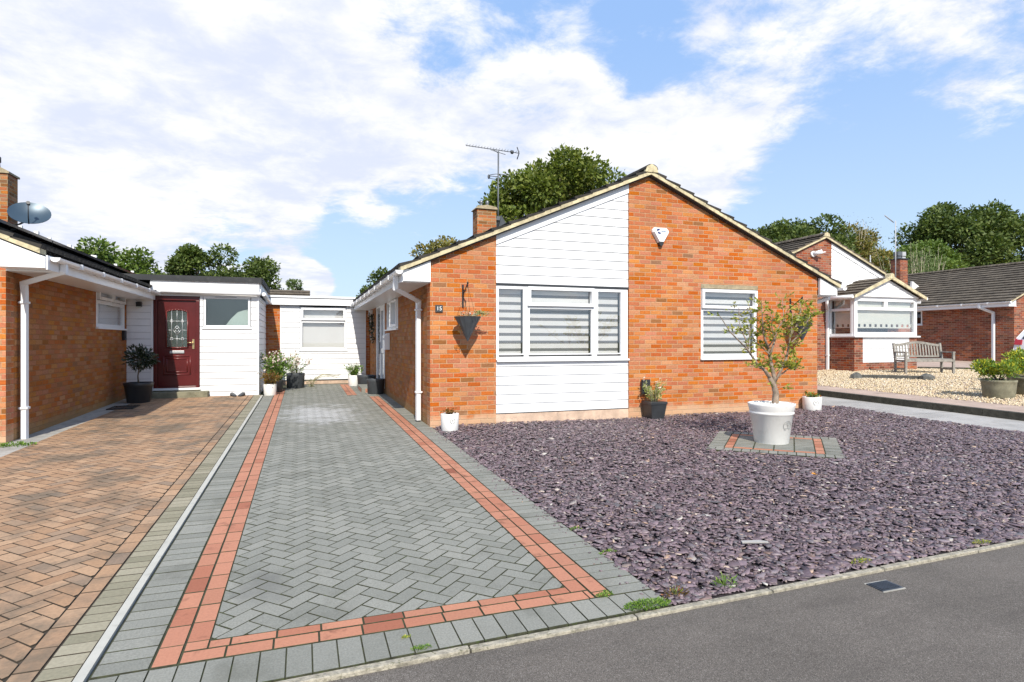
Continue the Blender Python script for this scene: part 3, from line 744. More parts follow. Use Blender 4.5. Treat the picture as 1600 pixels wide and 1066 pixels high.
tlim=(Yg<14.2+(Xg-19.5)*-.62)|(Xg<19.3)
Xg,Yg=Xg[tlim],Yg[tlim]
Zg=.0142*Yg+.12+.06*np.clip(Xg-12.9,0,3.8)+rng.uniform(-.008,.016,len(Xg))
tag(chips('garden_gravel','gravel',Xg,Yg,Zg,rng.uniform(.03,.065,len(Xg)),rng.uniform(.008,.018,len(Xg)),.25,asp=(.6,.95)),'golden gravel spread over the neighbouring front garden','gravel',kind='stuff')
mb=MB(); mb.prism([(19.6,14.35,gh(19.6,14)-.05),(21.9,12.55,gh(21,13)-.05),(40,12.0,gh(30,13)-.05),(40,15.5,gh(30,15)-.05),(26.45,19.0,gh(26,19)-.05),(19.6,15.0,gh(19.6,14)-.05)],(0,0,.09)); struct(mb.build('forecourt','path_pink'))
mb=MB(); mb.bar([(19.5,14.33,gh(19.5,14.)+.02),(21.9,12.45,gh(21,12.4)+.02),(40,11.9,gh(30,12)+.02)],.08,.10); struct(mb.build('forecourt_edging','kerb_dark'))

# ================================================================ OUR BUNGALOW
def zr(x,m=5.8,top=4.40): return top-RAKE*abs(x-m)
H=thing('bungalow','orange brick bungalow number 15 with white clad panel in its front gable','house',(5.78,9.19,.13))
F0=Fr((0,9.19,0),(1,0,0),(0,-1,0))
def zprism(mb,poly,y0,y1): mb.prism([(x,y0,z) for x,z in poly],(0,y1-y0,0))
mb=MB()
zprism(mb,[(1.875,-.1),(2.956,-.1),(2.956,zr(2.956)),(1.875,zr(1.875))],9.19,9.42)
wall=mb.build('wall','brick_orange',H); mb=MB()
zprism(mb,[(5.41,-.1),(6.92,-.1),(6.92,zr(6.92)),(5.8,4.40),(5.41,zr(5.41))],9.19,9.42)
zprism(mb,[(6.92,-.1),(8.215,-.1),(8.215,1.15),(6.92,1.15)],9.19,9.42)
zprism(mb,[(6.92,2.535),(8.215,2.535),(8.215,zr(8.215)),(6.92,zr(6.92))],9.19,9.42)
zprism(mb,[(8.215,-.1),(9.692,-.1),(9.692,zr(9.692)),(8.215,zr(8.215))],9.19,9.42)
wall=mb.build('wall','brick_orange',H)
mb=MB(); mb.box((6.92,9.183,2.455),(8.215,9.40,2.533)); mb.build('lintel','lintel_concrete',wall)
mb=MB()   # side walls
def sw(y0,y1,z0,z1,x0=1.875,x1=2.1): mb.box((x0,y0,z0),(x1,y1,z1))
sw(9.42,12.5,-.1,2.72); sw(12.5,14.3,-.1,1.73); sw(12.5,14.3,2.42,2.72); sw(14.3,14.62,-.1,2.72); sw(14.62,16.42,-.1,.32); sw(14.62,16.42,2.40,2.72); sw(16.42,22,-.1,2.72)
sw(9.42,22,-.1,2.72,9.49,9.692); mb.box((2.1,21.8,-.1),(9.49,22,2.72))
mb.build('side_wall','brick_shade' if 0 else 'brick_orange_shaded',H)
mb=MB(); mb.box((2.956,9.205,-.1),(5.41,9.40,.288)); mb.build('plinth','plinth',H)
F1=Fr((0,9.225,0),(1,0,0),(0,-1,0))
mb=MB(); boards(mb,F1,[(2.962,.305),(5.404,.305),(5.404,1.135),(2.962,1.135)],.152)
cp=mb.build('cladding_panel',['cladding','board_gap'],H); mb=MB(); boards(mb,F1,[(2.962,2.425),(5.404,2.425),(5.404,zr(5.404)-.15),(2.962,zr(2.962)-.15)],.1505)
cp=mb.build('cladding_panel',['cladding','board_gap'],H)
mb=MB(); zprism(mb,[(2.960,zr(2.96)-.152),(5.406,zr(5.406)-.152),(5.406,zr(5.406)),(2.960,zr(2.96))],9.186,9.26); mb.build('bargeboard','upvc',H)
mb=MB(); F0.box(mb,2.96,5.406,-.05,-.004,2.392,2.425); F0.box(mb,2.96,5.406,-.06,-.02,.289,.305); each(mb,'panel_dark_strip','dark_plastic',cp)  # dark strips at panel edges; lower one paints the shadow under the panel
window(H,F0,2.965,5.40,1.175,2.39,[(2.985,3.456,1.25,2.352,'fixed'),(3.53,4.707,1.25,2.038,'fixed'),(3.505,4.73,2.062,2.382,'vent'),(4.796,5.28,1.25,2.352,'fixed')],
   blind='zebra',sov=.0,mull=[(3.456,3.53,1.22,2.345),(4.707,4.796,1.22,2.345),(3.53,4.707,2.038,2.06),(5.28,5.355,1.22,2.345)],setback=.02,label='wide three light window with striped blinds and a top vent')
window(H,F0,6.93,8.208,1.165,2.45,[(6.965,8.17,1.22,2.06,'fixed'),(6.94,8.198,2.085,2.44,'vent')],blind='zebra',mull=[(6.975,8.163,2.06,2.083)],setback=.02,label='square window with striped blind behind the olive tree')
FS=Fr((1.875,0,0),(0,-1,0),(-1,0,0))
window(H,FS,-14.28,-12.52,1.75,2.41,[(-14.24,-13.45,1.79,2.37,'fixed'),(-13.38,-12.56,1.79,2.37,'vent')],blind='roller',mull=[(-13.45,-13.38,1.79,2.37)],label='narrow side window under the eaves')
# glazed front entrance in the side wall
mb=MB(); ring(mb,FS,-16.40,-14.64,.32,2.40,.06,-.07,.0); FS.box(mb,-15.56,-15.50,-.068,-.004,.38,2.34)
dn_=mb.build('entrance','upvc',H,bevel=.004)
mb=MB(); ring(mb,FS,-15.50,-14.70,.38,2.34,.10,-.05,.012); FS.box(mb,-15.40,-14.80,-.045,.008,1.18,1.30); d_=mb.build('door','upvc',dn_,bevel=.004)
mb=MB(); FS.box(mb,-15.40,-14.80,-.03,-.02,.48,1.18); FS.box(mb,-15.40,-14.80,-.03,-.02,1.30,2.24); FS.box(mb,-16.34,-15.56,-.03,-.02,.38,2.34); each(mb,'pane','glass',dn_)
mb=MB(); FS.box(mb,-15.46,-15.43,.012,.05,1.15,1.45); FS.box(mb,-15.46,-15.30,.05,.065,1.28,1.31); mb.build('handle','metal_grey',dn_)
mb=MB(); FS.box(mb,-16.45,-14.60,-.9,-.87,.2,2.5); mb.build('hall','room_dark',dn_)
# roof, box ends, soffits, fascias, gutters
rf=roof(H,1.40,10.20,5.8,2.60,2.60,4.475,9.08,22.1,'tile_dark')
for s in (0,1):
    mb=MB(); f=(lambda x:x) if s==0 else (lambda x:11.58-x)
    a=[(1.448,2.40),(1.873,2.40),(1.873,zr(1.873)),(1.448,zr(1.448)-.0)]
    zprism(mb,[(f(x) if s==0 else 11.59-x+.0,z) for x,z in a],9.135,9.19)
    X=lambda x: x if s==0 else 11.59-x
    mb.box((X(1.445),9.19,2.385),(X(1.872),22,2.402)); mb.box((X(1.425),9.145,2.385),(X(1.445),22,2.555)); mb.build('eaves_box','upvc',H)
g1=gutter(H,1.372,2.545,9.02,18.05,-1); g2=gutter(H,10.218,2.545,9.02,21.9,1)
mb=MB(); mb.bar([(1.372,9.40,2.50),(1.372,9.42,2.30),(1.80,9.78,2.14),(1.80,9.80,2.02),(1.80,9.80,gz(9.8)+.03)],.068,.068)
pipe_clips(mb,1.80,9.80,(.62,1.98),.075); mb.build('downpipe','upvc',H,bevel=.004)
mb=MB(); mb.bar([(10.218,9.40,2.50),(10.218,9.42,2.36),(9.77,9.62,2.20),(9.77,9.64,2.1),(9.77,9.66,gz(9.8)+.05)],.068,.068); mb.build('downpipe','upvc',H,bevel=.004)
# chimney
mb=MB(); mb.box((4.02,14.0,3.0),(4.51,14.40,4.72)); ch=mb.build('chimney','brick_chimney',H)
mb=MB(); mb.prism([(3.98,13.96,4.72),(4.55,13.96,4.72),(4.50,13.96,4.78),(4.27,13.96,4.82),(4.03,13.96,4.78)],(0,.48,0)); mb.build('chimney_cap','lintel_concrete',ch)
mb=MB()
for q in (-.06,.10): mb.lathe((4.24+q,14.2,4.79),[(.045,0),(.05,.05),(.035,.09),(.05,.12),(.045,.17),(.01,.19)],10)
each(mb,'chimney_pot','metal_grey',ch)
mb=MB(); mb.prism([(4.53,14.1,4.0),(5.0,14.1,4.1),(4.68,14.1,4.62)],(0,.3,0)); mb.build('flashing','anthracite',ch)

# ================================================================ NEIGHBOUR ON THE LEFT
L=thing('bungalow','orange brick bungalow with dark roof on the left edge, white eaves and downpipe','house',(-7.5,9.53,.13))
XW=-3.66; zl=lambda x:2.82-RAKE*(abs(x+7.56)-3.9)
mb=MB(); zprism(mb,[(-11.46,-.1),(XW,-.1),(XW,zl(XW)-.01),(-7.56,zl(-7.56)),(-11.46,zl(-11.46)-.01)],9.53,9.75)
mb.build('wall','brick_orange',L)
mb=MB()
for y0,y1,z0,z1 in ((9.75,13.13,-.1,2.8),(13.13,15.04,-.1,1.73),(13.13,15.04,2.60,2.8),(15.04,28,-.1,2.8)): mb.box((XW-.22,y0,z0),(XW,y1,z1))
mb.box((-11.46,9.75,-.1),(-11.24,28,2.8)); each(mb,'side_wall','brick_orange_shaded',L)
FL=Fr((XW,0,0),(0,1,0),(1,0,0))
window(L,FL,13.14,15.03,1.745,2.60,[(13.2,14.05,2.27,2.57,'vent'),(14.12,14.97,2.27,2.57,'vent'),(13.2,14.97,1.79,2.22,'fixed')],blind='roller',mull=[(14.05,14.12,2.26,2.56),(13.2,14.97,2.22,2.26)],label='white three pane window at the end of the side wall')
roof(L,-3.17,-11.95,-7.56,2.655,2.655,4.515,9.17,28,'tile_dark')
mb=MB(); zprism(mb,[(-3.655,2.42),(-3.121,2.42),(-3.121,zl(-3.12)-.03),(-3.655,zl(-3.655)-.03)],9.20,9.525); mb.box((-3.655,9.52,2.40),(-3.12,27.9,2.418)); mb.box((-3.12,9.22,2.40),(-3.10,15.15,2.585)); mb.build('eaves_box','upvc',L)
gutter(L,-3.045,2.565,9.30,15.28,1)
mb=MB(); mb.bar([(-3.05,9.62,2.52),(-3.05,9.63,2.42),(-3.585,9.86,2.27),(-3.585,9.88,2.15),(-3.585,9.88,gz(9.9)-.0)],.068,.068); pipe_clips(mb,-3.585,9.88,(.55,1.99),-.075); mb.build('downpipe','upvc',L,bevel=.004)
mb=MB(); mb.box((-6.40,15.0,3.2),(-5.73,15.46,4.93)); lc=mb.build('chimney','brick_chimney',L)
mb=MB(); mb.box((-6.43,14.97,4.93),(-5.70,15.49,4.97)); mb.prism([(-6.43,14.97,4.97),(-5.70,14.97,4.97),(-5.95,14.97,5.10),(-6.2,14.97,5.10)],(0,.52,0)); mb.build('chimney_cap','lintel_concrete',lc)
mb=MB(); mb.lathe((-6.02,15.2,5.08),[(.09,0),(.08,.10),(.10,.12),(.10,.22),(.05,.26)],14); mb.build('chimney_pot','dark_plastic',lc)
# solar panels lying on the slope
def slope_pt(x,y,h): return (x+h*.39,y,2.655+RAKE*(-3.17-x)+h*.92)
for i in range(7):
    y0=10.4+i*1.70; sp=thing('solar_panel','dark solar panel bolted flat on the left roof, one of a row along the slope','solar panel',slope_pt(-5.4,y0+.8,.1),group='solar panels on the left roof')
    mb=MB(); a,b=slope_pt(-6.9,y0,.13),slope_pt(-4.05,y0,.13); c,d=slope_pt(-4.05,y0,.17),slope_pt(-6.9,y0,.17)
    mb.prism([a,b,c,d],(0,1.66,0)); mb.build('panel','solar_black',sp)
    mb=MB()
    for x in (-6.3,-4.6): mb.box(slope_pt(x-.03,y0+.05,.06),slope_pt(x+.03,y0+1.6,.125))
    each(mb,'rail','metal_grey',sp)
    mb=MB()
    for x in (-4.9,-6.4): mb.box(slope_pt(x,y0+1.64,.15),(slope_pt(x+.07,y0+1.70,.15)[0],y0+1.70,slope_pt(x,y0,.21)[2]))
    each(mb,'clamp','white_paint',sp)
# satellite dish
D=thing('satellite_dish','oval blue-grey satellite dish on the chimney of the left bungalow','satellite dish',(-5.60,15.2,3.86))
nrm=Vector((.22,-.80,.56)).normalized(); q=nrm.to_track_quat('Z','Y'); mb=MB(); c0=Vector((-5.36,15.02,4.10))
NR,NA=7,28; mb.smooth=True
for side in (0,1):
    b=len(mb.v)
    for i in range(NR+1):
        r=i/NR
        for k in range(NA):
            t=2*math.pi*k/NA; p=Vector((.36*r*math.cos(t),.30*r*math.sin(t),.07*r*r-side*.008)); mb.v.append(tuple(c0+q@p))
    for i in range(NR):
        for k in range(NA):
            k2=(k+1)%NA; f=(b+i*NA+k,b+i*NA+k2,b+(i+1)*NA+k2,b+(i+1)*NA+k); mb.face(f if side==0 else f[::-1])
mb.build('dish','dish_grey',D)
mb=MB(); mb.tube([c0+q@Vector((0,-.30,.06)),c0+q@Vector((0,-.26,.22)),c0+q@Vector((0,-.05,.40))],.012,6); mb.tube([c0-nrm*.01,c0-nrm*.12,(-5.62,15.2,3.92),(-5.75,15.2,3.92)],.018,6); mb.build('arm','dark_plastic',D)
mb=MB(); mb.tube([c0+q@Vector((0,-.05,.42)),c0+q@Vector((0,-.02,.33))],[.035,.03],10); mb.build('receiver','dark_plastic',D)

# porch of the left house
P=thing('porch','white clad flat roofed porch with dark red front door between left bungalow and link','porch',(-2.3,15.2,.2))
YP=15.2; FP=Fr((0,YP,0),(1,0,0),(0,-1,0))
mb=MB(); boards(mb,FP,[(-3.66,.20),(-3.165,.20),(-3.165,2.5),(-3.66,2.5)],.148,z0=.2)
boards(mb,FP,[(-2.215,.17),(-1.01,.17),(-1.01,1.75),(-2.215,1.75)],.150,z0=.17); boards(mb,FP,[(-1.14,1.752),(-1.01,1.752),(-1.01,2.5),(-1.14,2.5)],.150,z0=1.67)
boards(mb,FP,[(-2.215,1.752),(-2.155,1.752),(-2.155,2.5),(-2.215,2.5)],.15,z0=1.67)
mb.build('cladding',['cladding','board_gap'],P)
FPS=Fr((-.995,0,0),(0,1,0),(1,0,0)); mb=MB(); boards(mb,FPS,[(15.24,.2),(18.1,.2),(18.1,2.55),(15.24,2.55)],.15); mb.build('side_cladding',['cladding','board_gap'],P)
mb=MB(); mb.box((-1.01,YP-.024,.16),(-.972,YP+.05,2.57)); mb.box((-3.19,YP-.03,.36),(-3.15,YP+.05,2.5)); FP.box(mb,-3.66,-1.01,-.02,.012,2.5,2.60); each(mb,'corner_trim','upvc',P)
# door
mb=MB(); FP.box(mb,-3.148,-2.225,-.10,.012,2.40,2.49); FP.box(mb,-3.148,-3.075,-.10,.012,.42,2.40); FP.box(mb,-2.298,-2.225,-.10,.012,.42,2.40); FP.box(mb,-3.075,-2.298,-.10,.0,.42,.455); dfm=mb.build('door_frame','door_red',P,bevel=.005)
mb=MB(); FP.box(mb,-3.072,-2.301,-.09,-.035,.458,2.397)
dl=mb.build('door','door_red',dfm,bevel=.004)
dx0,dx1=-2.90,-2.47; cx=(dx0+dx1)/2; zb,zt=1.33,2.12
arch=[(dx0,zb),(dx1,zb),(dx1,zt)]+[(cx+(dx1-cx)*math.cos(t),zt+.07*math.sin(t)) for t in [math.pi*i/10 for i in range(1,10)]]+[(dx0,zt)]
mb=MB(); mb.prism([FP.p(a,-.034,z) for a,z in arch],(0,-.004,0)); mb.build('pane','glass_obscure',dl)
mb=MB(); mb.prism([FP.p(a,-.0345,z) for a,z in arch],(0,.002,0)); mb.build('glass_backing','room_mid',dl)
mb=MB()
def cl_(a,b,r=.0055): mb.tube([FP.p(a[0],-.026,a[1]),FP.p(b[0],-.026,b[1])],r,5)
for fx_ in (.25,.5,.75): 
    X=dx0+(dx1-dx0)*fx_
    if fx_==.5: cl_((X,zb),(X,1.62)); cl_((X,1.83),(X,zt+.07))
    else: cl_((X,zb),(X,zt+.05))
for z in (1.53,1.93): cl_((dx0,z),(dx1,z))
cl_((dx0,1.725),(cx-.075,1.725)); cl_((cx+.075,1.725),(dx1,1.725))
for s in (1.,.5):
    dd=[(cx,1.725-.105*s),(cx+.075*s,1.725),(cx,1.725+.105*s),(cx-.075*s,1.725)]
    for i in range(4): cl_(dd[i],dd[(i+1)%4],.007)
for X in (.25,.75):
    for z in (1.53,1.93):
        xx=dx0+(dx1-dx0)*X; dd=[(xx,z-.035),(xx+.035,z),(xx,z+.035),(xx-.035,z)]
        for i in range(4): cl_(dd[i],dd[(i+1)%4],.007)
mb.build('leading','lead',dl)
mb=MB()
ar=[FP.p(a,-.03,z) for a,z in arch]
for i in range(len(ar)): mb.tube([ar[i],ar[(i+1)%len(ar)]],.016,6)
for (a0,a1,z0,z1) in ((-2.95,-2.42,.72,1.14),(-2.89,-2.48,.78,1.08)):
    for A,B in (((a0,z0),(a1,z0)),((a1,z0),(a1,z1)),((a1,z1),(a0,z1)),((a0,z1),(a0,z0))): mb.tube([FP.p(A[0],-.034,A[1]),FP.p(B[0],-.034,B[1])],.013,6)
mb.build('moulding','door_red_moulding',dl)
mb=MB(); FP.box(mb,-2.83,-2.54,-.035,-.018,1.20,1.26); mb.build('letterbox','lead',dl,bevel=.004)
mb=MB(); FP.box(mb,-2.375,-2.335,-.035,-.02,1.30,1.52); mb.tube([FP.p(-2.355,-.02,1.44),FP.p(-2.355,.03,1.44),FP.p(-2.47,.03,1.445)],.012,8); mb.build('handle','brass',dl)
mb=MB(); FP.box(mb,-3.17,-2.19,-.10,.045,.37,.418); mb.build('threshold','upvc',P,bevel=.004)
mb=MB(); FP.box(mb,-3.20,-2.02,.0,.30,.05,.345); FP.box(mb,-3.20,-2.2,-.02,.03,.345,.37); mb.build('step','step_concrete',P,bevel=.012)
window(P,FP,-2.145,-1.155,1.79,2.505,[(-2.115,-1.185,1.82,2.475,'fixed')],glass='glass_obscure',room='room_mid',setback=-.015,depth=.5)
mb=MB(); mb.prism([(-1.72,15.42,1.83),(-1.2,15.42,1.83),(-1.2,15.42,2.25),(-1.45,15.42,2.16),(-1.6,15.42,2.0)],(0,.01,0)); mb.build('pale_backing','blind_white',P)  # pale sheet added behind the obscure glass to lighten its right part
mb=MB(); FP.box(mb,-1.9,-1.45,.015,.03,2.485,2.50); mb.build('vent','plastic_grey',P)
# roof of the porch
mb=MB(); mb.box((-3.19,YP-.10,2.62),(-.96,YP+.0,2.845)); mb.box((-.98,YP,2.62),(-.93,18.0,2.845)); each(mb,'fascia','upvc',P)
mb=MB(); mb.box((-4.6,YP-.13,2.846),(-.90,18.2,2.935)); mb.box((-4.6,YP-.14,2.83),(-.89,YP-.125,2.955)); mb.box((-.905,YP-.14,2.83),(-.885,18.2,2.955)); mb.build('roof_edge','black_felt',P)
mb=MB()
for a,b in (((-3.05,YP-.135,2.60),(-.93,YP-.135,2.575)),((-.86,YP-.15,2.575),(-.86,18.0,2.55))):
    mb.tube([a,b],.045,8)
each(mb,'gutter','upvc',P)
# moss grown tiles ending against the porch fascia
# ================================================================ LINK
K=thing('link_extension','white clad flat roofed link with one window at the back of the driveway','extension',(.45,18.1,.25))
YK=18.1; FK=Fr((0,YK,0),(1,0,0),(0,-1,0))
mb=MB(); mb.box((-.995,YK,.0),(-.60,YK+.2,2.52)); mb.box((1.76,YK,.0),(1.873,YK+.2,2.52)); each(mb,'brick_pier','brick_orange',K)
mb=MB(); boards(mb,FK,[(-.598,.37),(-.085,.37),(-.085,2.5),(-.598,2.5)],.15,z0=.37); boards(mb,FK,[(-.085,.37),(1.22,.37),(1.22,1.20),(-.085,1.20)],.15,z0=.37); boards(mb,FK,[(1.22,.37),(1.755,.37),(1.755,2.5),(1.22,2.5)],.15,z0=.37); mb.build('cladding',['cladding','board_gap'],K)
mb=MB(); mb.box((1.74,YK-.03,.33),(1.765,YK+.01,2.5)); mb.box((-.605,YK-.03,.33),(-.58,YK+.01,2.5)); each(mb,'corner_trim','upvc',K)
mb=MB(); mb.box((-.598,YK+.01,.0),(1.755,YK+.2,.33)); mb.build('plinth','plinth',K)
window(K,FK,-.08,1.215,1.225,2.46,[(-.03,1.165,1.28,2.03,'fixed'),(-.04,1.175,2.08,2.43,'vent')],blind='roller',mull=[(-.03,1.165,2.03,2.08)],setback=-.01)
mb=MB(); mb.box((-1.2,YK-.13,2.505),(1.50,YK-.10,2.70)); mb.box((-1.2,YK-.16,2.71),(1.46,YK-.06,2.765)); each(mb,'fascia','upvc',K)
mb=MB(); mb.box((-1.2,YK-.135,2.695),(1.50,YK-.07,2.712)); mb.box((-3,YK-.07,2.52),(1.86,YK+3,2.70)); mb.build('flat_roof','black_felt',K)
mb=MB(); FK.box(mb,.3,.75,.02,.035,2.44,2.455); mb.build('vent','plastic_grey',K)
# roof behind the link
Gg=thing('outbuilding','low brick outbuilding with dark tiled roof just visible over the link roof','outbuilding',(-1.5,27,.27))
mb=MB(); mb.box((-4,26.6,0),(.2,29,3.1)); mb.build('wall','brick_red',Gg)
mb=MB(); mb.prism([(-4.2,26.3,3.10),(-4.2,27.9,3.72),(-4.2,29.4,3.1)],(4.5,0,0)); 
for i in range(5): z=3.12+i*.125; mb.box((-4.2,26.27+i*.32,z),(.31,26.33+i*.32,z+.03))
mb.build('roof','tile_brown',Gg)

# ================================================================ BUNGALOW WITH BAY (right)
N2=thing('bungalow','red brick bungalow with white gable panel and glazed bay beyond our right wall','house',(16.1,15,.5))
z2=lambda x: 4.83-RAKE*abs(x-16.12); YN=15.
mb=MB(); zprism(mb,[(12.22,0),(16.26,0),(16.26,z2(16.12)-.06),(16.12,4.83),(12.22,z2(12.22))],YN,YN+.25)
zprism(mb,[(16.26,0),(19.0,0),(19.0,1.6),(16.26,1.6)],YN,YN+.25); zprism(mb,[(18.96,1.6),(20.02,1.6),(20.02,z2(20.02)),(18.96,z2(18.96))],YN,YN+.25); zprism(mb,[(16.26,1.6),(16.42,1.6),(16.42,z2(16.42)),(16.26,z2(16.26))],YN,YN+.25)
zprism(mb,[(19.0,0),(20.02,0),(20.02,1.6),(19.0,1.6)],YN,YN+.25)
mb.box((12.22,15.25,0),(12.45,27,3.1)); mb.box((19.8,15.25,0),(20.02,27,3.1)); mb.build('wall','brick_red',N2)
FN=Fr((0,YN+.02,0),(1,0,0),(0,-1,0)); mb=MB(); boards(mb,FN,[(16.425,2.6),(18.955,2.6),(18.955,z2(18.955)-.16),(16.425,z2(16.425)-.16)],.15); mb.build('cladding_panel',['cladding','board_gap'],N2)
mb=MB(); zprism(mb,[(16.425,z2(16.425)-.16),(18.955,z2(18.955)-.16),(18.955,z2(18.955)),(16.425,z2(16.425))],YN-.004,YN+.06); mb.build('bargeboard','upvc',N2)
mb=MB(); zprism(mb,[(16.43,z2(16.43)-.178),(18.95,z2(18.95)-.178),(18.95,z2(18.95)-.163),(16.43,z2(16.43)-.163)],YN-.002,YN+.05); mb.build('panel_dark_strip','dark_plastic',N2)
roof(N2,11.72,20.52,16.12,3.03,3.03,4.905,14.9,27,'tile_brown')
mb=MB(); mb.box((11.75,14.95,2.8),(12.2,27,2.82)); mb.box((20.04,14.95,2.8),(20.45,27,2.82)); mb.box((11.75,14.95,2.8),(11.77,27,2.98)); mb.box((20.45,14.95,2.8),(20.47,27,2.98)); each(mb,'eaves_box','upvc',N2)
# bay
bay=MB(); bay.box((16.26,14.0,.3),(16.62,14.1,1.6)); bay.box((18.66,14.0,.3),(18.98,14.1,1.6)); bay.box((16.62,14.0,.3),(18.66,14.1,.79)); bay.box((16.26,14.1,.3),(16.36,15.0,1.6)); bay.box((18.88,14.1,.3),(18.98,15.0,1.6))
bw=bay.build('bay','brick_red',N2)
FB=Fr((0,14.03,0),(1,0,0),(0,-1,0)); FBL=Fr((16.29,0,0),(0,-1,0),(-1,0,0))
mb=MB(); boards(mb,FB,[(16.625,.80),(18.655,.80),(18.655,1.6),(16.625,1.6)],.15); mb.build('bay_panel',['cladding','board_gap'],bw)
mb=MB(); ring(mb,FB,16.27,18.99,1.64,2.86,.12,-.07,.03); FB.box(mb,16.39,18.87,-.06,.02,2.46,2.55); FB.box(mb,17.56,17.70,-.06,.02,2.55,2.74); wb=mb.build('bay_window','upvc',N2,bevel=.006)
mb=MB(); ring(mb,FBL,-14.98,-14.08,1.64,2.86,.07,-.07,.028); FBL.box(mb,-14.91,-14.15,-.06,.02,2.44,2.52); mb.build('frame','upvc',wb,bevel=.006)
mb=MB(); FB.box(mb,16.39,18.87,-.03,-.02,1.76,2.46); FB.box(mb,16.39,17.56,-.03,-.02,2.55,2.74); FB.box(mb,17.70,18.87,-.03,-.02,2.55,2.74); FBL.box(mb,-14.91,-14.15,-.03,-.02,1.71,2.44); FBL.box(mb,-14.91,-14.15,-.03,-.02,2.52,2.79); each(mb,'pane','glass',wb)
mb=MB(); mb.box((16.20,13.93,1.60),(19.06,14.10,1.645)); mb.box((16.20,14.10,1.60),(16.3,15.0,1.645)); mb.build('sill','upvc',wb)
mb=MB(); mb.box((16.42,14.12,2.02),(18.84,14.13,2.84))
x=16.42
while x<18.8: mb.box((x,14.12,1.93),(x+.14,14.13,2.02)); x+=.235
mb.box((16.42,14.12,1.89),(18.84,14.13,1.93))
mb.box((16.42,14.2,2.02),(16.43,14.9,2.84)); y=14.2
while y<14.85: mb.box((16.42,y,1.93),(16.43,y+.12,2.02)); y+=.2
mb.box((16.42,14.2,1.90),(16.43,14.9,1.93)); mb.build('blind','blind_cream',wb)
mb=MB(); mb.box((16.4,14.96,1.6),(18.85,14.99,2.9)); mb.box((16.4,14.15,1.58),(18.85,14.95,1.6)); mb.build('room','room_dark',wb)
mb=MB(); slope_courses(mb,16.07,2.86,17.63,3.50,13.82,15.0,.30,.03); slope_courses(mb,19.19,2.86,17.63,3.50,13.82,15.0,.30,.03); br=mb.build('bay_roof','tile_brown',N2)
mb=MB()
for xa,xb in ((16.07,17.63),(19.19,17.63)): mb.prism([(xa,13.80,2.81),(xb,13.80,3.45),(xb,13.80,3.56),(xa,13.80,2.90)],(0,.04,0))
mb.prism([(17.53,13.79,3.46),(17.73,13.79,3.46),(17.70,13.79,3.60),(17.63,13.79,3.63),(17.56,13.79,3.60)],(0,.2,0)); mb.build('verge','mortar_cream',br)
mb=MB(); boards(mb,Fr((0,13.95,0),(1,0,0),(0,-1,0)),[(16.28,2.88),(18.98,2.88),(17.63,3.44)],.13); mb.build('bay_gable',['cladding','board_gap'],br)
mb=MB(); mb.box((16.22,13.98,2.86),(19.04,15,2.885)); mb.build('bay_ceiling','upvc',br)
mb=MB(); mb.tube([(16.03,13.85,2.86),(16.03,14.98,2.86)],.055,8); mb.tube([(19.24,13.85,2.86),(19.24,14.98,2.86)],.055,8); each(mb,'gutter','upvc',br)
mb=MB(); mb.bar([(15.98,14.75,2.82),(15.98,14.76,2.70),(16.18,14.93,2.5),(16.18,14.93,.50)],.07,.07); pipe_clips(mb,16.18,14.93,(1.0,2.1),.05); mb.build('downpipe','upvc',N2)
sl=thing('security_light','white security lamp high on the red brick gable to the right','security light',(15.63,14.98,4.3))
mb=MB(); mb.tube([(15.60,15.0,4.30),(15.60,14.93,4.30)],.09,14); mb.build('base','upvc',sl)
mb=MB(); mb.tube([(15.60,14.94,4.30),(15.78,14.76,4.36)],[.06,.075],12); mb.tube([(15.62,14.92,4.30),(15.95,14.8,4.36)],.02,6); mb.build('lamp_head','upvc',sl)

# ================================================================ FAR RIGHT BUNGALOW
N3=thing('bungalow','dark brick bungalow with long brown tiled roof on the far right','house',(30.4,15.6,.5))
z3=lambda x:4.85-RAKE*abs(x-30.4)
mb=MB(); zprism(mb,[(26.5,.0),(34.3,.0),(34.3,z3(34.3)),(30.4,4.85),(26.5,z3(26.5))],15.6,15.85)
mb.build('wall','brick_red',N3)
mb=MB(); mb.box((26.5,15.85,0),(26.75,19.28,3.15)); mb.box((26.5,19.28,0),(26.75,19.95,2.2)); mb.box((26.5,19.28,2.88),(26.75,19.95,3.15)); mb.box((26.5,19.95,0),(26.75,24,3.15)); mb.build('side_wall','brick_red',N3)
roof(N3,26.0,34.8,30.4,3.03,3.03,4.92,15.4,24.5,'tile_brown')
mb=MB(); mb.box((26.05,15.5,2.84),(26.5,24.4,2.86)); mb.box((26.03,15.5,2.84),(26.05,24.4,3.0)); zprism(mb,[(26.05,2.84),(26.49,2.84),(26.49,3.19),(26.05,3.0)],15.52,15.6); mb.build('eaves_box','upvc',N3)
gutter(N3,25.975,3.02,15.4,24.4,-1)
mb=MB(); mb.bar([(25.975,16.55,2.98),(25.975,16.54,2.84),(26.42,16.3,2.62),(26.42,16.3,2.5),(26.42,16.3,.5)],.085,.085); mb.build('downpipe','upvc',N3)
FN3=Fr((26.5,0,0),(0,-1,0),(-1,0,0)); window(N3,FN3,-19.93,-19.3,2.22,2.86,[(-19.9,-19.33,2.25,2.83,'fixed')])
mb=MB(); mb.box((27.35,21.0,3.3),(27.85,21.5,5.45)); c3=mb.build('chimney','brick_red',N3)
mb=MB(); mb.box((27.31,20.95,5.45),(27.89,21.55,5.50)); mb.build('chimney_cap','dark_plastic',c3)
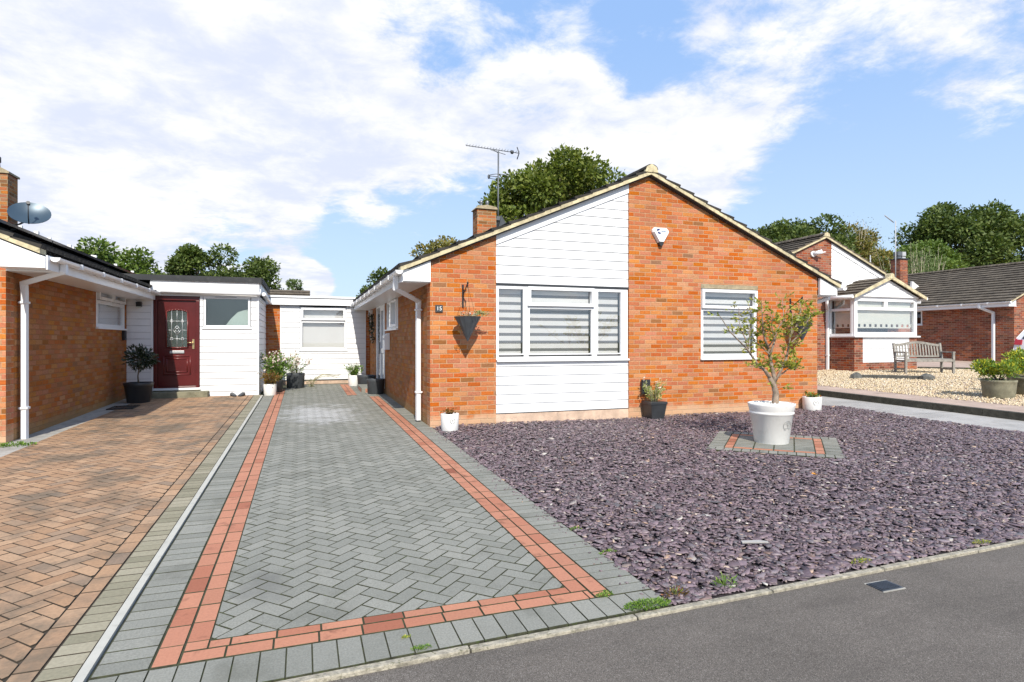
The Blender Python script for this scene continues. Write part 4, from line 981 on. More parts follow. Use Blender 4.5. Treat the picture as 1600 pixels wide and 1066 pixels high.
for x in (27.46,27.74):
    mb=MB(); mb.box((x-.11,21.1,5.50),(x+.11,21.34,5.60)); mb.box((x-.12,21.09,5.64),(x+.12,21.35,5.84)); mb.tube([(x,21.22,5.58),(x,21.22,5.66)],.06,8); mb.build('chimney_pot','metal_grey' if x<27.5 else 'plastic_grey',c3)
mb=MB(); mb.prism([(27.96,20.9,3.9),(28.5,20.9,4.15),(28.05,20.9,4.4)],(0,.1,0)); mb.build('flashing','upvc',c3)

# ================================================================ AERIALS
A=thing('tv_aerial','tall mast aerial with long toothed boom behind our chimney','aerial',(4.62,14.2,4.0))
mb=MB(); mb.tube([(4.62,14.2,3.9),(4.63,14.2,6.24)],.020,7); mb.box((4.56,14.15,4.5),(4.68,14.25,4.6)); mb.tube([(4.45,14.2,4.45),(4.62,14.2,4.47)],.015,6); mb.build('mast','mast_grey',A)
b0,b1=Vector((3.76,14.05,6.245)),Vector((5.21,14.35,6.30)); mb=MB(); mb.tube([b0,b1],.010,5); mb.tube([(4.63,14.2,6.2),(4.5,14.17,6.25)],.012,5)
mb.tube([(4.4,14.1,6.22),(4.85,14.3,6.21)],.008,5); mb.build('boom','mast_grey',A)
mb=MB(); d=(b1-b0).normalized(); s_=Vector((-d.y,d.x,0))
for i in range(19):
    p=b0+(b1-b0)*(i/18); l=.05+.02*(i/18); mb.tube([p-s_*l+Vector((0,0,.028)),p,p+s_*l+Vector((0,0,.028))],.006,4); mb.tube([p-s_*l*.7-Vector((0,0,.028)),p],.006,4)
mb.build('element','mast_grey',A)
mb=MB(); mb.tube([b1-d*.03+Vector((0,0,-.16)),b1+d*.03+Vector((0,0,0)),b1-d*.03+Vector((0,0,.15))],.014,5); mb.ell(tuple(b1-d*.18),(.05,.04,.05)); mb.build('reflector','dark_plastic',A)
mb=MB(); mb.tube([(4.63+.24*math.cos(t)-.02,14.2+.24*math.sin(t),5.60) for t in [2*math.pi*i/24 for i in range(25)]],.009,5,cap=False); mb.tube([(4.37,14.2,5.60),(4.63,14.2,5.60)],.010,5); mb.ell((4.38,14.2,5.58),(.035,.03,.06)); mb.build('ring','mast_grey',A)
A2=thing('tv_aerial','thin pale aerial on the far chimney with a short tilted boom','aerial',(27.6,21.3,5.5))
mb=MB(); mb.tube([(27.3,21.2,4.2),(27.3,21.2,7.35)],.025,6); mb.build('mast','plastic_grey',A2)
mb=MB(); mb.tube([(26.35,21.0,7.50),(27.3,21.3,7.30)],.018,5); 
for i in range(11): 
    p=Vector((26.35,21.0,7.50)).lerp(Vector((27.3,21.3,7.30)),i/10); mb.tube([p-Vector((0,0,.05)),p+Vector((0,.05,.05))],.010,4)
mb.build('boom','plastic_grey',A2)
A3=thing('tv_aerial','short thin antenna pole left of the far chimney','aerial',(24.6,21,3.2))
mb=MB(); mb.tube([(25.4,21,2.5),(25.4,21,5.55)],.022,6); 
for i in range(8): mb.tube([(25.33,21,4.4+i*.14),(25.47,21,4.4+i*.14)],.010,4)
mb.build('mast','plastic_grey',A3)

# ================================================================ WALL FITTINGS
NP=thing('number_plate','small dark slate plate reading 15 beside the corner of the front wall','number plate',(2.01,9.18,1.99))
mb=MB(); mb.box((1.955,9.17,1.93),(2.075,9.189,2.045)); mb.build('plate','number_slate',NP,bevel=.003)
def text(body,size,loc,rot,mat,parent,name,ext=.002):
    cu=bpy.data.curves.new(name,'FONT'); cu.body=body; cu.size=size; cu.extrude=ext; cu.align_x='CENTER'; cu.align_y='CENTER'
    tmp=bpy.data.objects.new('tmp',cu); COL.objects.link(tmp); dg=bpy.context.evaluated_depsgraph_get(); me=bpy.data.meshes.new_from_object(tmp.evaluated_get(dg)); bpy.data.objects.remove(tmp)
    me.materials.clear(); me.materials.append(MATS[mat]); o=bpy.data.objects.new(name,me); COL.objects.link(o); o.parent=parent; o.location=Vector(loc)-wloc(parent); o.rotation_euler=rot; return o
nt_=text('15',.088,(2.015,9.167,1.987),(R(90),0,0),'white_paint',NP,'numerals')
AL=thing('alarm_box','white wedge shaped alarm box with blue emblem on the brick gable','alarm box',(6.03,9.15,3.3))
sh=[(5.865,3.46),(5.905,3.505),(6.155,3.505),(6.20,3.46),(6.20,3.42),(6.085,3.235),(5.985,3.235),(5.865,3.42)]
mb=MB(); mb.prism([(x,9.186,z) for x,z in sh],(0,-.03,0)); n_=len(mb.v)
sh2=[(6.03+(x-6.03)*.86,3.37+(z-3.37)*.88) for x,z in sh]
f0=[(x,9.156,z) for x,z in sh]; f1=[(x,9.115,z) for x,z in sh2]; b=len(mb.v); mb.v+=f0+f1; k=len(sh)
for i in range(k): j=(i+1)%k; mb.face((b+i,b+j,b+k+j,b+k+i))
mb.face([b+k+i for i in range(k)]); mb.build('case','upvc',AL)
mb=MB(); mb.prism([(5.985,9.186,3.233),(6.085,9.186,3.233),(6.06,9.186,3.18),(6.01,9.186,3.18)],(0,-.06,0)); mb.build('lens','dark_plastic',AL)
mb=MB()
for c_,sgn in (((5.962,3.445),1),((5.985,3.415),-1)): mb.prism([(c_[0]+.036*math.cos(t)*1.0,9.112,c_[1]+.030*math.sin(t)*sgn) for t in [R(20)+math.pi*i/8 for i in range(9)]],(0,-.002,0))
mb.build('emblem','navy',AL)
mb=MB(); mb.box((6.02,9.110,3.428),(6.115,9.1145,3.444)); each(mb,'lettering','pale_text',AL)
def bracket(x,zt,label):
    b=thing('wall_bracket',label,'bracket',(x,9.18,zt),group=None)
    mb=MB(); mb.box((x-.014,9.172,zt-.36),(x+.014,9.188,zt)); 
    mb.tube([(x,9.17,zt-.18),(x,9.05,zt-.10),(x,8.92,zt-.02),(x,8.89,zt-.015),(x,8.875,zt-.04),(x,8.885,zt-.06)],.008,6)
    mb.tube([(x,9.17,zt-.06),(x,9.08,zt-.115),(x,9.0,zt-.07),(x,8.90,zt-.025)],.007,6); mb.ell((x,8.885,zt-.0),(.016,.016,.022),8,5); mb.ell((x,9.04,zt-.105),(.014,.014,.014),8,5)
    mb.build('arm','black_iron',b); return b
bracket(2.40,2.375,'black scrolled iron bracket on the left brick pier'); bracket(9.0,2.31,'black scrolled iron bracket on the right end of the brick wall')

# ---------------------------------------------------------------- planting helpers
def leaf_mesh(name,mat,C,size,parent=None,asp=.45,up=.3,fold=.25,dirs=None,spread=1.):
    C=np.asarray(C,float); n=len(C); size=np.broadcast_to(np.asarray(size,float),(n,))
    d=rng.normal(0,spread,(n,3)) if dirs is None else np.asarray(dirs)+rng.normal(0,.35,(n,3))
    d/=np.linalg.norm(d,axis=1,keepdims=True)+1e-9
    nr=rng.normal(0,1,(n,3)); nr[:,2]+=up*3; s=np.cross(d,nr); s/=np.linalg.norm(s,axis=1,keepdims=True)+1e-9; nn=np.cross(s,d)
    L=size[:,None]
    a=C; b=C+d*L*.55+s*L*asp*.5+nn*L*fold*.3; c=C+d*L; e=C+d*L*.55-s*L*asp*.5+nn*L*fold*.3
    V=np.stack([a,b,c,e],1).reshape(-1,3); F=np.arange(4*n).reshape(n,4)
    o=np_mesh(name,mat,V,F,parent); return o
def crown_pts(clumps,n,shell=.55):
    """clumps: (cx,cy,cz,rx,ry,rz)"""
    cl=np.array(clumps,float); vol=(cl[:,3]*cl[:,4]*cl[:,5])**.67; p=vol/vol.sum(); idx=rng.choice(len(cl),n,p=p)
    d=rng.normal(0,1,(n,3)); d/=np.linalg.norm(d,axis=1,keepdims=True); r=(shell+(1-shell)*rng.uniform(0,1,(n,1)))*rng.uniform(.85,1.08,(n,1))
    c=cl[idx]; return c[:,:3]+d*r*c[:,3:6],d
def subclumps(c,R_,n,rmin,rmax,flat=.8,bottom=-.45):
    out=[]
    for i in range(n):
        while 1:
            d=rng.normal(0,1,3); d/=np.linalg.norm(d)
            if d[2]>bottom: break
        q=rng.uniform(.62,.93); r=rng.uniform(rmin,rmax)
        out.append((c[0]+d[0]*R_[0]*q,c[1]+d[1]*R_[1]*q,c[2]+d[2]*R_[2]*q,r,r,r*flat))
    return out
def tree(name,label,base,c,R_,mat,n,leaf,nc=30,rc=(.8,1.4),trunk=.28,group='trees beyond the roofs',bark='bark',cl=None,limbs=7,asp=.6):
    T=thing(name,label,'tree',base,group=group)
    mb=MB(); top=Vector((c[0],c[1],c[2]+R_[2]*.35)); B=Vector(base); fork=B.lerp(Vector(c),.45)
    mb.tube([B,B.lerp(fork,.5)+Vector((.08,0,0)),fork,fork.lerp(top,.5),top],[trunk,trunk*.8,trunk*.7,trunk*.4,trunk*.12],9)
    cl=cl or subclumps(c,R_,nc,rc[0],rc[1])
    for i in range(limbs):
        q=cl[int(rng.integers(len(cl)))]; e_=Vector(q[:3]); f2=fork.lerp(top,random.uniform(0,.5)); m_=f2.lerp(e_,.5)+Vector((0,0,.3))
        mb.tube([f2,m_,e_],[trunk*.38,trunk*.22,trunk*.05],6)
    mb.build('trunk',bark,T)
    P_,d=crown_pts(cl,n); leaf_mesh('crown',mat,P_,rng.uniform(.6,1.25,n)*leaf,T,asp=asp,up=.5,dirs=d*.5)
    return T
g0z=.27
# big oak behind our roof
tree('oak_tree','large rounded oak crown rising behind our roof ridge',(13,30,g0z),(13.3,30,8.9),(3.2,3.0,2.9),'leaf_oak',26000,.24,44,(.8,1.35),.4,
     cl=subclumps((13.6,30,8.9),(3.9,3.0,2.9),40,.8,1.25)+subclumps((11.2,30,8.2),(2.4,2.2,1.9),16,.6,1.0)+[(13.6,30,8.6,2.4,2.2,2.0)])
tree('broadleaf_tree','small yellowish green tree top just left of our chimney',(6.0,26,g0z),(6.0,26,4.6),(1.5,1.3,1.5),'leaf_autumn',7000,.16,22,(.4,.7),.16)
tree('broadleaf_tree','dark tree top peeping over the gutter of our side wall',(3.0,27,g0z),(3.45,27,3.7),(.9,.9,.95),'leaf_dark',4500,.14,16,(.3,.5),.14)
tree('broadleaf_tree','dark green tree behind the dark roof left of the porch',(-10.5,36,g0z),(-9.4,36,4.45),(2.0,2.0,2.0),'leaf_mid',9000,.22,26,(.5,.95),.25)
tree('broadleaf_tree','leafy tip of a tree showing above the left roof beside the dish',(-13.2,36,g0z),(-12.0,36,4.75),(1.2,1.2,1.8),'leaf_mid',4500,.2,14,(.4,.7),.2)
tree('pine_tree','tallest pine of three behind the porch, leftmost and pointed',(-5.6,36,g0z),(-5.7,36,4.85),(.95,.9,1.9),'leaf_dark',8000,.18,22,(.4,.7),.22)
tree('pine_tree','middle round topped pine behind the porch roof',(-4.1,36,g0z),(-4.2,36,4.45),(1.05,1.0,1.9),'leaf_dark',8000,.18,22,(.4,.75),.22)
tree('pine_tree','right hand dark pine behind the corner of the porch roof',(-2.6,35,g0z),(-2.5,35,4.0),(1.2,1.1,1.9),'leaf_dark',8500,.18,24,(.45,.8),.22)
tree('broadleaf_tree','low spreading tree at the left foot of the three pines',(-7.6,36,g0z),(-7.5,36,3.7),(1.3,1.2,1.5),'leaf_mid',5500,.18,20,(.35,.65),.2)
tree('conifer_tree','small pale conifer tip against the white cumulus above the link',(-.45,34,g0z),(-.45,34,3.9),(.45,.45,1.0),'leaf_willow',1800,.12,12,(.18,.3),.1)
# right hand belt of trees
tree('oak_tree','broad dark tree rising behind the gable of the bungalow with the bay',(35.5,36,g0z),(36.0,36,8.0),(4.6,3,2.8),'leaf_dark',22000,.28,50,(.8,1.3),.35)
tree('broadleaf_tree','olive and gold autumn tree between the dark tree and the far aerial',(43,37,g0z),(43.2,37,8.0),(3.0,3,2.7),'leaf_autumn',14000,.25,36,(.7,1.1),.3)
tree('oak_tree','very large dark oak towering over the far right brown roof',(58,38,g0z),(58.0,38,8.8),(7.6,4.5,5.4),'leaf_dark',38000,.33,84,(1.0,1.7),.5)
tree('broadleaf_tree','dark bushy tree low behind the ridge between the gable and the autumn tree',(39.5,38,g0z),(40,38,7.2),(3.4,3,2.6),'leaf_dark',13000,.28,36,(.8,1.2),.3)
tree('broadleaf_tree','mid green bushy tree low between aerial and far brown roof',(49.5,36,g0z),(49.5,36,6.6),(4.0,2.5,2.9),'leaf_mid',15000,.26,38,(.7,1.2),.3)
# bare twigged golden trunks in front of the belt
T=thing('willow_tree','pale green willow with upright bare stems left of the big oak','tree',(45.2,33.5,g0z),group='trees beyond the roofs')
mb=MB(); Cw=[];Dw=[]
for i in range(46):
    x0=45.2+rng.normal(0,1.1); x1=x0+rng.normal(0,1.2); zt=7.2+rng.uniform(0,2.0); y0=33.5+rng.normal(0,.5)
    mb.tube([(x0,y0,.3),(x0*.6+x1*.4,y0,3.),(x1,y0+rng.normal(0,.5),zt)],[.05,.030,.008],5)
    for k in range(120):
        t_=rng.uniform(.35,1); Cw.append((x0+(x1-x0)*t_+rng.normal(0,.25),y0+rng.normal(0,.25),.3+(zt-.3)*t_+rng.normal(0,.1))); Dw.append((rng.normal(0,.4),0,.6))
mb.build('trunk','bark_pale',T); leaf_mesh('crown','leaf_willow',Cw,.26,T,asp=.22,dirs=Dw)
T=thing('bare_tree','thin grey twiggy birch top behind the autumn tree','tree',(42.4,36,g0z),group='trees beyond the roofs')
mb=MB()
for i in range(60):
    x0=42.4+rng.normal(0,.3); x1=x0+rng.normal(0,1.1); zt=rng.uniform(9.0,11.2)-abs(x1-42.4)*.6
    mb.tube([(x0,36,.3 if i<3 else 4.5),(x0*.5+x1*.5,36,7.5),(x1,36+rng.normal(0,.5),zt)],[.07,.04,.012],4)
Cw=rng.normal(0,1,(1500,3))*(.9,.6,.9)+(42.4,36,9.0); mb.build('trunk','bark_pale',T); leaf_mesh('crown','leaf_autumn',Cw,.12,T)

# ---------------------------------------------------------------- pots
def pot(mb,c,prof,n=32): mb.lathe(c,prof,n)
def roundpot(name,label,c,r0,r1,h,mat,rim=.02,group=None,cat='plant pot',soil='soil',mark=None,ribs=False):
    t=thing(name,label,cat,c,group=group)
    mb=MB(); w=.012
    prof=[(r0*.94,0),(r0,.012),(r0+(r1-r0)*.8,h*.8),(r0+(r1-r0)*.82+rim*.5,h*.82),(r1+rim*.5,h-.008),(r1+rim*.2,h),(r1-w,h),(r1-w-.01,h-.05)]
    if rim==0: prof=[(r0*.96,0),(r0,.01),(r1,h-.01),(r1-.004,h),(r1-w,h),(r1-w-.004,h-.05)]
    mb.lathe(c,prof,36); body=mb.build('body',mat,t)
    mb=MB(); mb.lathe((c[0],c[1],c[2]+h-.045),[(r1-w-.006,0),(r1-w-.008,.012),(.02,.016)],24); mb.build('soil',soil,t)
    if mark:   # small round printed emblem with a tree in it, facing the street
        ang,zz,rr=mark; rc=r0+(r1-r0)*(zz/h)+.0025; mb=MB()
        def sp(a,z): th=ang+a/rc; return (c[0]+rc*math.cos(th),c[1]+rc*math.sin(th),c[2]+zz+z)
        mb.tube([sp(rr*math.cos(q),rr*math.sin(q)) for q in [R(-75)+R(330)*i/22 for i in range(23)]],.0038,4,cap=False)
        mb.tube([sp(0,-rr*.5),sp(0,rr*.5)],.002,4); mb.tube([sp(-rr*.4,rr*.25),sp(0,-.0),sp(rr*.4,rr*.25)],.0018,4); mb.tube([sp(-rr*.35,rr*.5),sp(0,rr*.2),sp(rr*.35,rr*.5)],.0018,4)
        mb.build('emblem','pot_mark',body)
    return t
def plant(t,c,r,h,mat,n,leaf,stems=14,asp=.45,flower=None,nf=0,stem='bark',fs=.03,up=.3,droop=0.):
    mb=MB(); Cn=[];Dn=[];Fl=[]
    for i in range(stems):
        a=rng.uniform(0,2*math.pi); q=rng.uniform(.2,1.)*r; hh=h*rng.uniform(.55,1.05)*(1-.25*q/r)
        e_=Vector((c[0]+q*math.cos(a),c[1]+q*math.sin(a),c[2]+hh)); m_=Vector((c[0]+q*.4*math.cos(a),c[1]+q*.4*math.sin(a),c[2]+hh*.55)); b_=Vector((c[0]+q*.25*math.cos(a),c[1]+q*.25*math.sin(a),c[2]-.03))
        mb.tube([b_,m_,e_],[.006,.004,.002],4)
        for k in range(n//stems):
            u_=rng.uniform(.15,1); p=(b_.lerp(m_,u_*2) if u_<.5 else m_.lerp(e_,u_*2-1)); Cn.append(tuple(p+Vector(rng.normal(0,.012+r*.06,3)))); Dn.append((math.cos(a)*.6,math.sin(a)*.6,.4-droop))
        for k in range(nf//stems+(1 if rng.uniform()<(nf%stems)/stems else 0)): Fl.append(tuple(e_+Vector(rng.normal(0,.02+r*.08,3))))
    mb.build('stem',stem,t); leaf_mesh('foliage',mat,Cn,rng.uniform(.6,1.2,len(Cn))*leaf,t,asp=asp,dirs=Dn,up=up)
    if flower and Fl:
        C5=np.repeat(np.array(Fl),5,0); leaf_mesh('flower',flower,C5,fs,t,asp=.8,up=.2)['kind']='stuff'
MK=R(-100)
wp=roundpot('plant_pot','small white round pot at the left corner of the front wall','%s'%'' or (2.09,8.77,.13),.125,.14,.265,'white_pot',0,mark=(R(-78),.17,.035)) if 0 else roundpot('plant_pot','small white round pot at the left corner of the front wall beside the driveway',(2.09,8.77,.13),.128,.140,.26,'white_pot',0,mark=(R(-85),.16,.036))
plant(wp,(2.09,8.77,.38),.11,.06,'leaf_russet',120,.045,12,flower='petal_orange',nf=6,fs=.02)
rp=roundpot('plant_pot','small white round pot at the right corner of the front wall',(9.36,9.0,.12),.165,.175,.275,'white_pot',0,mark=(R(-112),.17,.045))
plant(rp,(9.36,9.0,.38),.13,.10,'leaf_green',200,.045,14,flower='petal_orange',nf=12,fs=.03)
# square dark pot with variegated shrub
sp=thing('plant_pot','tall square black pot between the panel and the brick wall with a variegated flowering shrub','plant pot',(5.79,9.0,.13))
mb=MB(); a,b=.12,.165
for lo,hi,z0,z1 in ((a,b-.01,0,.26),(b,b,.26,.31)):
    n_=len(mb.v); mb.v+=[(5.79+s*lo,8.98+q*lo,.12+z0) for s,q in ((-1,-1),(1,-1),(1,1),(-1,1))]+[(5.79+s*hi,8.98+q*hi,.12+z1) for s,q in ((-1,-1),(1,-1),(1,1),(-1,1))]
    for q in ((3,2,1,0),(4,5,6,7),(0,1,5,4),(1,2,6,5),(2,3,7,6),(3,0,4,7)): mb.face([n_+i for i in q])
mb.build('body','dark_plastic',sp,bevel=.008)
plant(sp,(5.79,8.98,.43),.25,.40,'leaf_pale',620,.055,24,asp=.28,flower='petal',nf=9,fs=.032,stem='twig_pale')
mb=MB(); mb.box((5.63,9.12,.55),(5.80,9.15,.80)); o=mb.build('trellis_board','dark_plastic',sp)
# big pot, tree
TP=thing('plant_pot','large tapered white pot with round tree emblem on the paved diamond','plant pot',(5.97,6.42,.10))
cP=(5.97,6.42,.098); mb=MB(); mb.lathe(cP,[(.205,0),(.215,.012),(.268,.40),(.283,.41),(.286,.43),(.275,.44),(.278,.445),(.298,.525),(.302,.545),(.290,.548),(.280,.545),(.272,.50)],48); pb=mb.build('body','white_pot',TP)
mb=MB(); rc=.248; ang=R(-84)
def sp_(a,z): th=ang+a/rc; r_=.215+.053*((.30+z)/.40)+.004; return (cP[0]+r_*math.cos(th),cP[1]+r_*math.sin(th),cP[2]+.27+z)
mb.tube([sp_(.062*math.cos(q),.062*math.sin(q)) for q in [R(-60)+R(310)*i/26 for i in range(27)]],.0028,5,cap=False)
mb.tube([sp_(.045*math.cos(q),.045*math.sin(q)) for q in [R(20)+R(140)*i/14 for i in range(15)]],.0022,5,cap=False)
mb.tube([sp_(.01,-.03),sp_(.01,.03)],.0025,5); mb.tube([sp_(-.02,.02),sp_(.01,-.005),sp_(.035,.018)],.002,5); mb.tube([sp_(-.012,.035),sp_(.01,.01),sp_(.028,.034)],.002,5); mb.tube([sp_(-.035,-.035),sp_(.04,-.036)],.002,5)
mb.build('emblem','pot_mark',pb)
th_=rng.uniform(0,2*np.pi,900); rr_=.27*np.sqrt(rng.uniform(0,1,900))
ws=chips('white_pebbles','white_chip',5.97+rr_*np.cos(th_),6.42+rr_*np.sin(th_),.098+.50+rng.uniform(0,.03,900),rng.uniform(.02,.045,900),rng.uniform(.008,.016,900),.3,asp=(.6,.95))
ws.parent=TP; ws.location=-Vector(TP.location); ws['kind']='stuff'
mb=MB(); mb.lathe((5.97,6.42,.57),[(.265,0),(.265,.015),(.02,.03)],24); mb.build('soil','soil',TP)
OT=thing('olive_tree','small open branched tree with yellow green leaves growing in the large white pot','tree',(5.97,6.42,.60))
dY=6.42-6.3; k_=6.42/6.3
def br(pts,r0,r1,dy=0.):
    n=len(pts); out=[]
    for i,(x,z) in enumerate(pts): y=6.42+dy*(i/(n-1))**1.2; s=y/6.3; out.append((x*s,y,1.48+(z-1.48)*s))
    mb.tube(out,[r0+(r1-r0)*i/(n-1) for i in range(n)],8); return out
mb=MB(); tips=[]
trunkp=[(5.895,.56),(5.925,.68),(5.93,.80),(5.895,.90),(5.829,.996),(5.75,1.093),(5.632,1.174),(5.535,1.285),(5.477,1.364)]
br(trunkp[:5],.050,.030); tips.append(br(trunkp[4:],.026,.010))
tips.append(br([(5.535,1.285),(5.457,1.379),(5.304,1.504),(5.191,1.597),(5.06,1.766),(4.986,1.849)],.012,.003,-.15))
tips.append(br([(5.477,1.364),(5.438,1.505),(5.362,1.629),(5.333,1.738),(5.333,1.924)],.010,.003,.15))
tips.append(br([(5.90,.90),(5.905,.995),(5.869,1.123),(5.839,1.251),(5.809,1.378)],.030,.018,.05))
tips.append(br([(5.809,1.378),(5.75,1.505),(5.72,1.631),(5.71,1.789),(5.691,1.979)],.018,.004,-.1))
tips.append(br([(5.839,1.30),(5.909,1.473),(5.949,1.633),(6.07,1.762),(6.04,2.05)],.016,.004,.1))
tips.append(br([(5.909,.93),(6.029,1.105),(6.11,1.248),(6.151,1.425),(6.192,1.586),(6.213,1.84)],.020,.004,-.12))
tips.append(br([(6.151,1.425),(6.295,1.538),(6.44,1.701),(6.53,1.83),(6.58,1.86)],.012,.003,-.1))
tips.append(br([(6.151,1.50),(6.30,1.72),(6.36,1.92),(6.33,2.02)],.010,.003,.15)); tips.append(br([(6.2,1.6),(6.42,1.80),(6.50,1.95)],.008,.003,.2))
tips.append(br([(5.96,1.0),(6.11,1.087),(6.233,1.166),(6.316,1.246)],.012,.003,.1)); tips.append(br([(5.93,.834),(6.029,.864),(6.10,.86)],.006,.002,0))
tips.append(br([(5.72,1.12),(5.60,1.14),(5.47,1.15)],.006,.002,-.1)); tips.append(br([(5.80,1.4),(5.9,1.5),(5.86,1.7),(5.9,1.86)],.010,.003,-.2)); tips.append(br([(5.83,1.3),(5.70,1.40),(5.58,1.47),(5.52,1.60)],.010,.003,.25))
tips.append(br([(6.05,1.12),(6.18,1.15),(6.30,1.10)],.008,.002,-.15)); tips.append(br([(5.477,1.364),(5.50,1.55),(5.52,1.75),(5.50,1.93)],.009,.003,.05))
Cn=[];Dn=[]
wts=[1,.8,1.3,2.3,3,3.5,3.5,3.0,1.3,2.2,2.4,.4,1,2.4,1.6,2,1.6]
for tp,wt in zip(tips,wts):
    L_=[Vector(p) for p in tp]
    for k in range(int(15*wt)):
        i=random.randrange(len(L_)-1) if len(L_)<4 else random.choice(range(1,len(L_)-1)); p=L_[i].lerp(L_[i+1],random.random()); 
        d=Vector(rng.normal(0,1,3)); d.z=abs(d.z)*.6; d.normalize(); l=random.uniform(.03,.17); e_=p+d*l
        if random.random()<.5: mb.tube([p,p.lerp(e_,.5)+Vector((0,0,.01)),e_],[.003,.002,.0012],4)
        for q in range(6): Cn.append(tuple(p.lerp(e_,random.uniform(.35,1.05)))); Dn.append(tuple(d))
mb.build('trunk','bark_olive',OT); leaf_mesh('foliage','leaf_olive',Cn,rng.uniform(.036,.066,len(Cn)),OT,asp=.42,dirs=Dn)
# paved diamond under the pot
sl_=thing('paved_diamond','square of grey and terracotta blocks set cornerwise in the slate, under the large white pot','paving slab',(5.93,6.34,.09))
a0=Vector((4.80,6.28)); e1=(Vector((5.985,5.29))-a0).normalized(); e2=(Vector((5.91,7.41))-a0).normalized(); S_=1.56
zf=lambda x,y: gz(y)+.022
def dia(mat,name,rects):
    mb=MB()
    for (s0,s1,t0,t1) in rects:
        g=.004; q=[(s0+g,t0+g),(s1-g,t0+g),(s1-g,t1-g),(s0+g,t1-g)]; paver(mb,[tuple(a0+e1*s+e2*t) for s,t in q],zf,ch=.004)
    mb.build(name,[mat,'joint_soil'],sl_)
gr=[];te=[]
u=.104; n15=15
for i in range(n15):
    gr.append((i*u,(i+1)*u,0,.2)); gr.append((i*u,(i+1)*u,S_-.2,S_))
for i in range(11):
    tt=.2+i*(S_-.4)/11; t2_=tt+(S_-.4)/11
    gr.append((0,.2,tt,t2_)); gr.append((S_-.2,S_,tt,t2_))
for i in range(5):
    a=.2+i*(S_-.4)/5; b=a+(S_-.4)/5; te.append((.2,.305,a,b)); te.append((S_-.305,S_-.2,a,b))
for i in range(4):
    a=.305+i*(S_-.61)/4; b=a+(S_-.61)/4; te.append((a,b,.2,.305)); te.append((a,b,S_-.305,S_-.2))
for i in range(4):
    for j in range(9): a=.305+i*(S_-.61)/4; b=.305+j*(S_-.61)/9; gr.append((a,a+(S_-.61)/4,b,b+(S_-.61)/9))
dia('paver_grey','grey_blocks',gr); dia('paver_terracotta','terracotta_blocks',te)
mb=MB(); mb.poly([(*(a0+e1*s+e2*t),gz((a0+e1*s+e2*t)[1])+.0235) for s,t in ((0.01,0.01),(S_-.01,.01),(S_-.01,S_-.01),(.01,S_-.01))]); mb.build('joints','joint_soil',sl_)

# hanging baskets: ribbed cones
def basket(x,label):
    t=thing('hanging_basket',label,'hanging basket',(x,8.89,1.47))
    mb=MB(); n=28; zt=1.845; zb_=1.475; r=.195; b=len(mb.v)
    for lv,(rr,z) in enumerate(((.006,zb_),(r*.5,zb_+(zt-zb_)*.5),(r,zt),(r+.008,zt+.012),(r-.012,zt+.012),(r-.02,zt-.03))):
        for k in range(n): th=2*math.pi*k/n; q=rr*(1+(.05 if k%2 else -.0)); mb.v.append((x+q*math.cos(th),8.89+q*.9*math.sin(th),z))
    for i in range(5):
        for k in range(n): k2=(k+1)%n; mb.face((b+i*n+k,b+i*n+k2,b+(i+1)*n+k2,b+(i+1)*n+k))
    mb.face([b+5*n+k for k in range(n)]); mb.face([b+k for k in reversed(range(n))]); mb.build('basket','anthracite',t)
    mb=MB()
    for k in range(3): th=2*math.pi*k/3+.5; mb.tube([(x+.18*math.cos(th),8.89+.16*math.sin(th),zt),(x,8.885,2.325)],.0022,4)
    mb.build('chain','black_iron',t)
    return t
b1=basket(2.40,'ribbed grey cone basket with pale straw flowers hanging on the left brick pier')
plant(b1,(2.42,8.89,1.84),.20,.10,'leaf_russet',60,.04,14,flower='petal',nf=10,fs=.022,stem='twig_pale')
Cn=[];mb=MB()
for i in range(12):
    pts=[(2.45,8.88,1.85),(2.50+.02*i*.3,8.86,1.90+rng.uniform(-.02,.04)),(2.56+rng.uniform(0,.22),8.86+rng.uniform(-.05,.05),1.90+rng.uniform(-.05,.06))]
    mb.tube(pts,.0022,4); P0,P1=Vector(pts[1]),Vector(pts[2])
    for k in range(14): Cn.append(tuple(P0.lerp(P1,random.random())+Vector(rng.normal(0,.009,3))))
mb.build('stem','twig_pale',b1); leaf_mesh('flower_spray','leaf_pale',Cn,.022,b1,asp=.7)
Cn=[(2.27+rng.normal(0,.022),8.86+rng.normal(0,.02),1.74-abs(rng.normal(0,.08))) for _ in range(34)]; leaf_mesh('trailing_leaves','leaf_russet',Cn,.025,b1,asp=.6)
b2=basket(9.0,'ribbed grey cone basket with leafy green top at right end of brick wall')
plant(b2,(9.0,8.89,1.84),.20,.14,'leaf_green',420,.05,20,stem='bark')
# fittings of the left porch / link
lp=thing('wall_lamp','small black wall lamp on the white boards left of the red door','wall lamp',(-3.41,15.16,2.27))
mb=MB(); mb.box((-3.46,15.08,2.24),(-3.36,15.178,2.32)); mb.prism([(-3.47,15.07,2.32),(-3.35,15.07,2.32),(-3.37,15.07,2.345),(-3.45,15.07,2.345)],(0,.10,0)); mb.build('housing','black_iron',lp)
mb=MB(); mb.box((-3.445,15.085,2.215),(-3.375,15.165,2.24)); mb.build('lens','blind_cream',lp)
ds=thing('doorbell','black doorbell box near the end of the left brick wall','doorbell',(-3.64,14.9,1.58)); mb=MB(); mb.box((-3.658,14.80,1.50),(-3.60,14.95,1.70)); mb.build('box','black_iron',ds,bevel=.008); mb=MB(); mb.tube([(-3.602,14.875,1.56),(-3.59,14.875,1.56)],.02,10); mb.build('button','dark_plastic',ds)
l2=thing('wall_lamp','white wall lantern beside our glazed entrance at the back of the drive','wall lamp',(1.84,17.4,2.3))
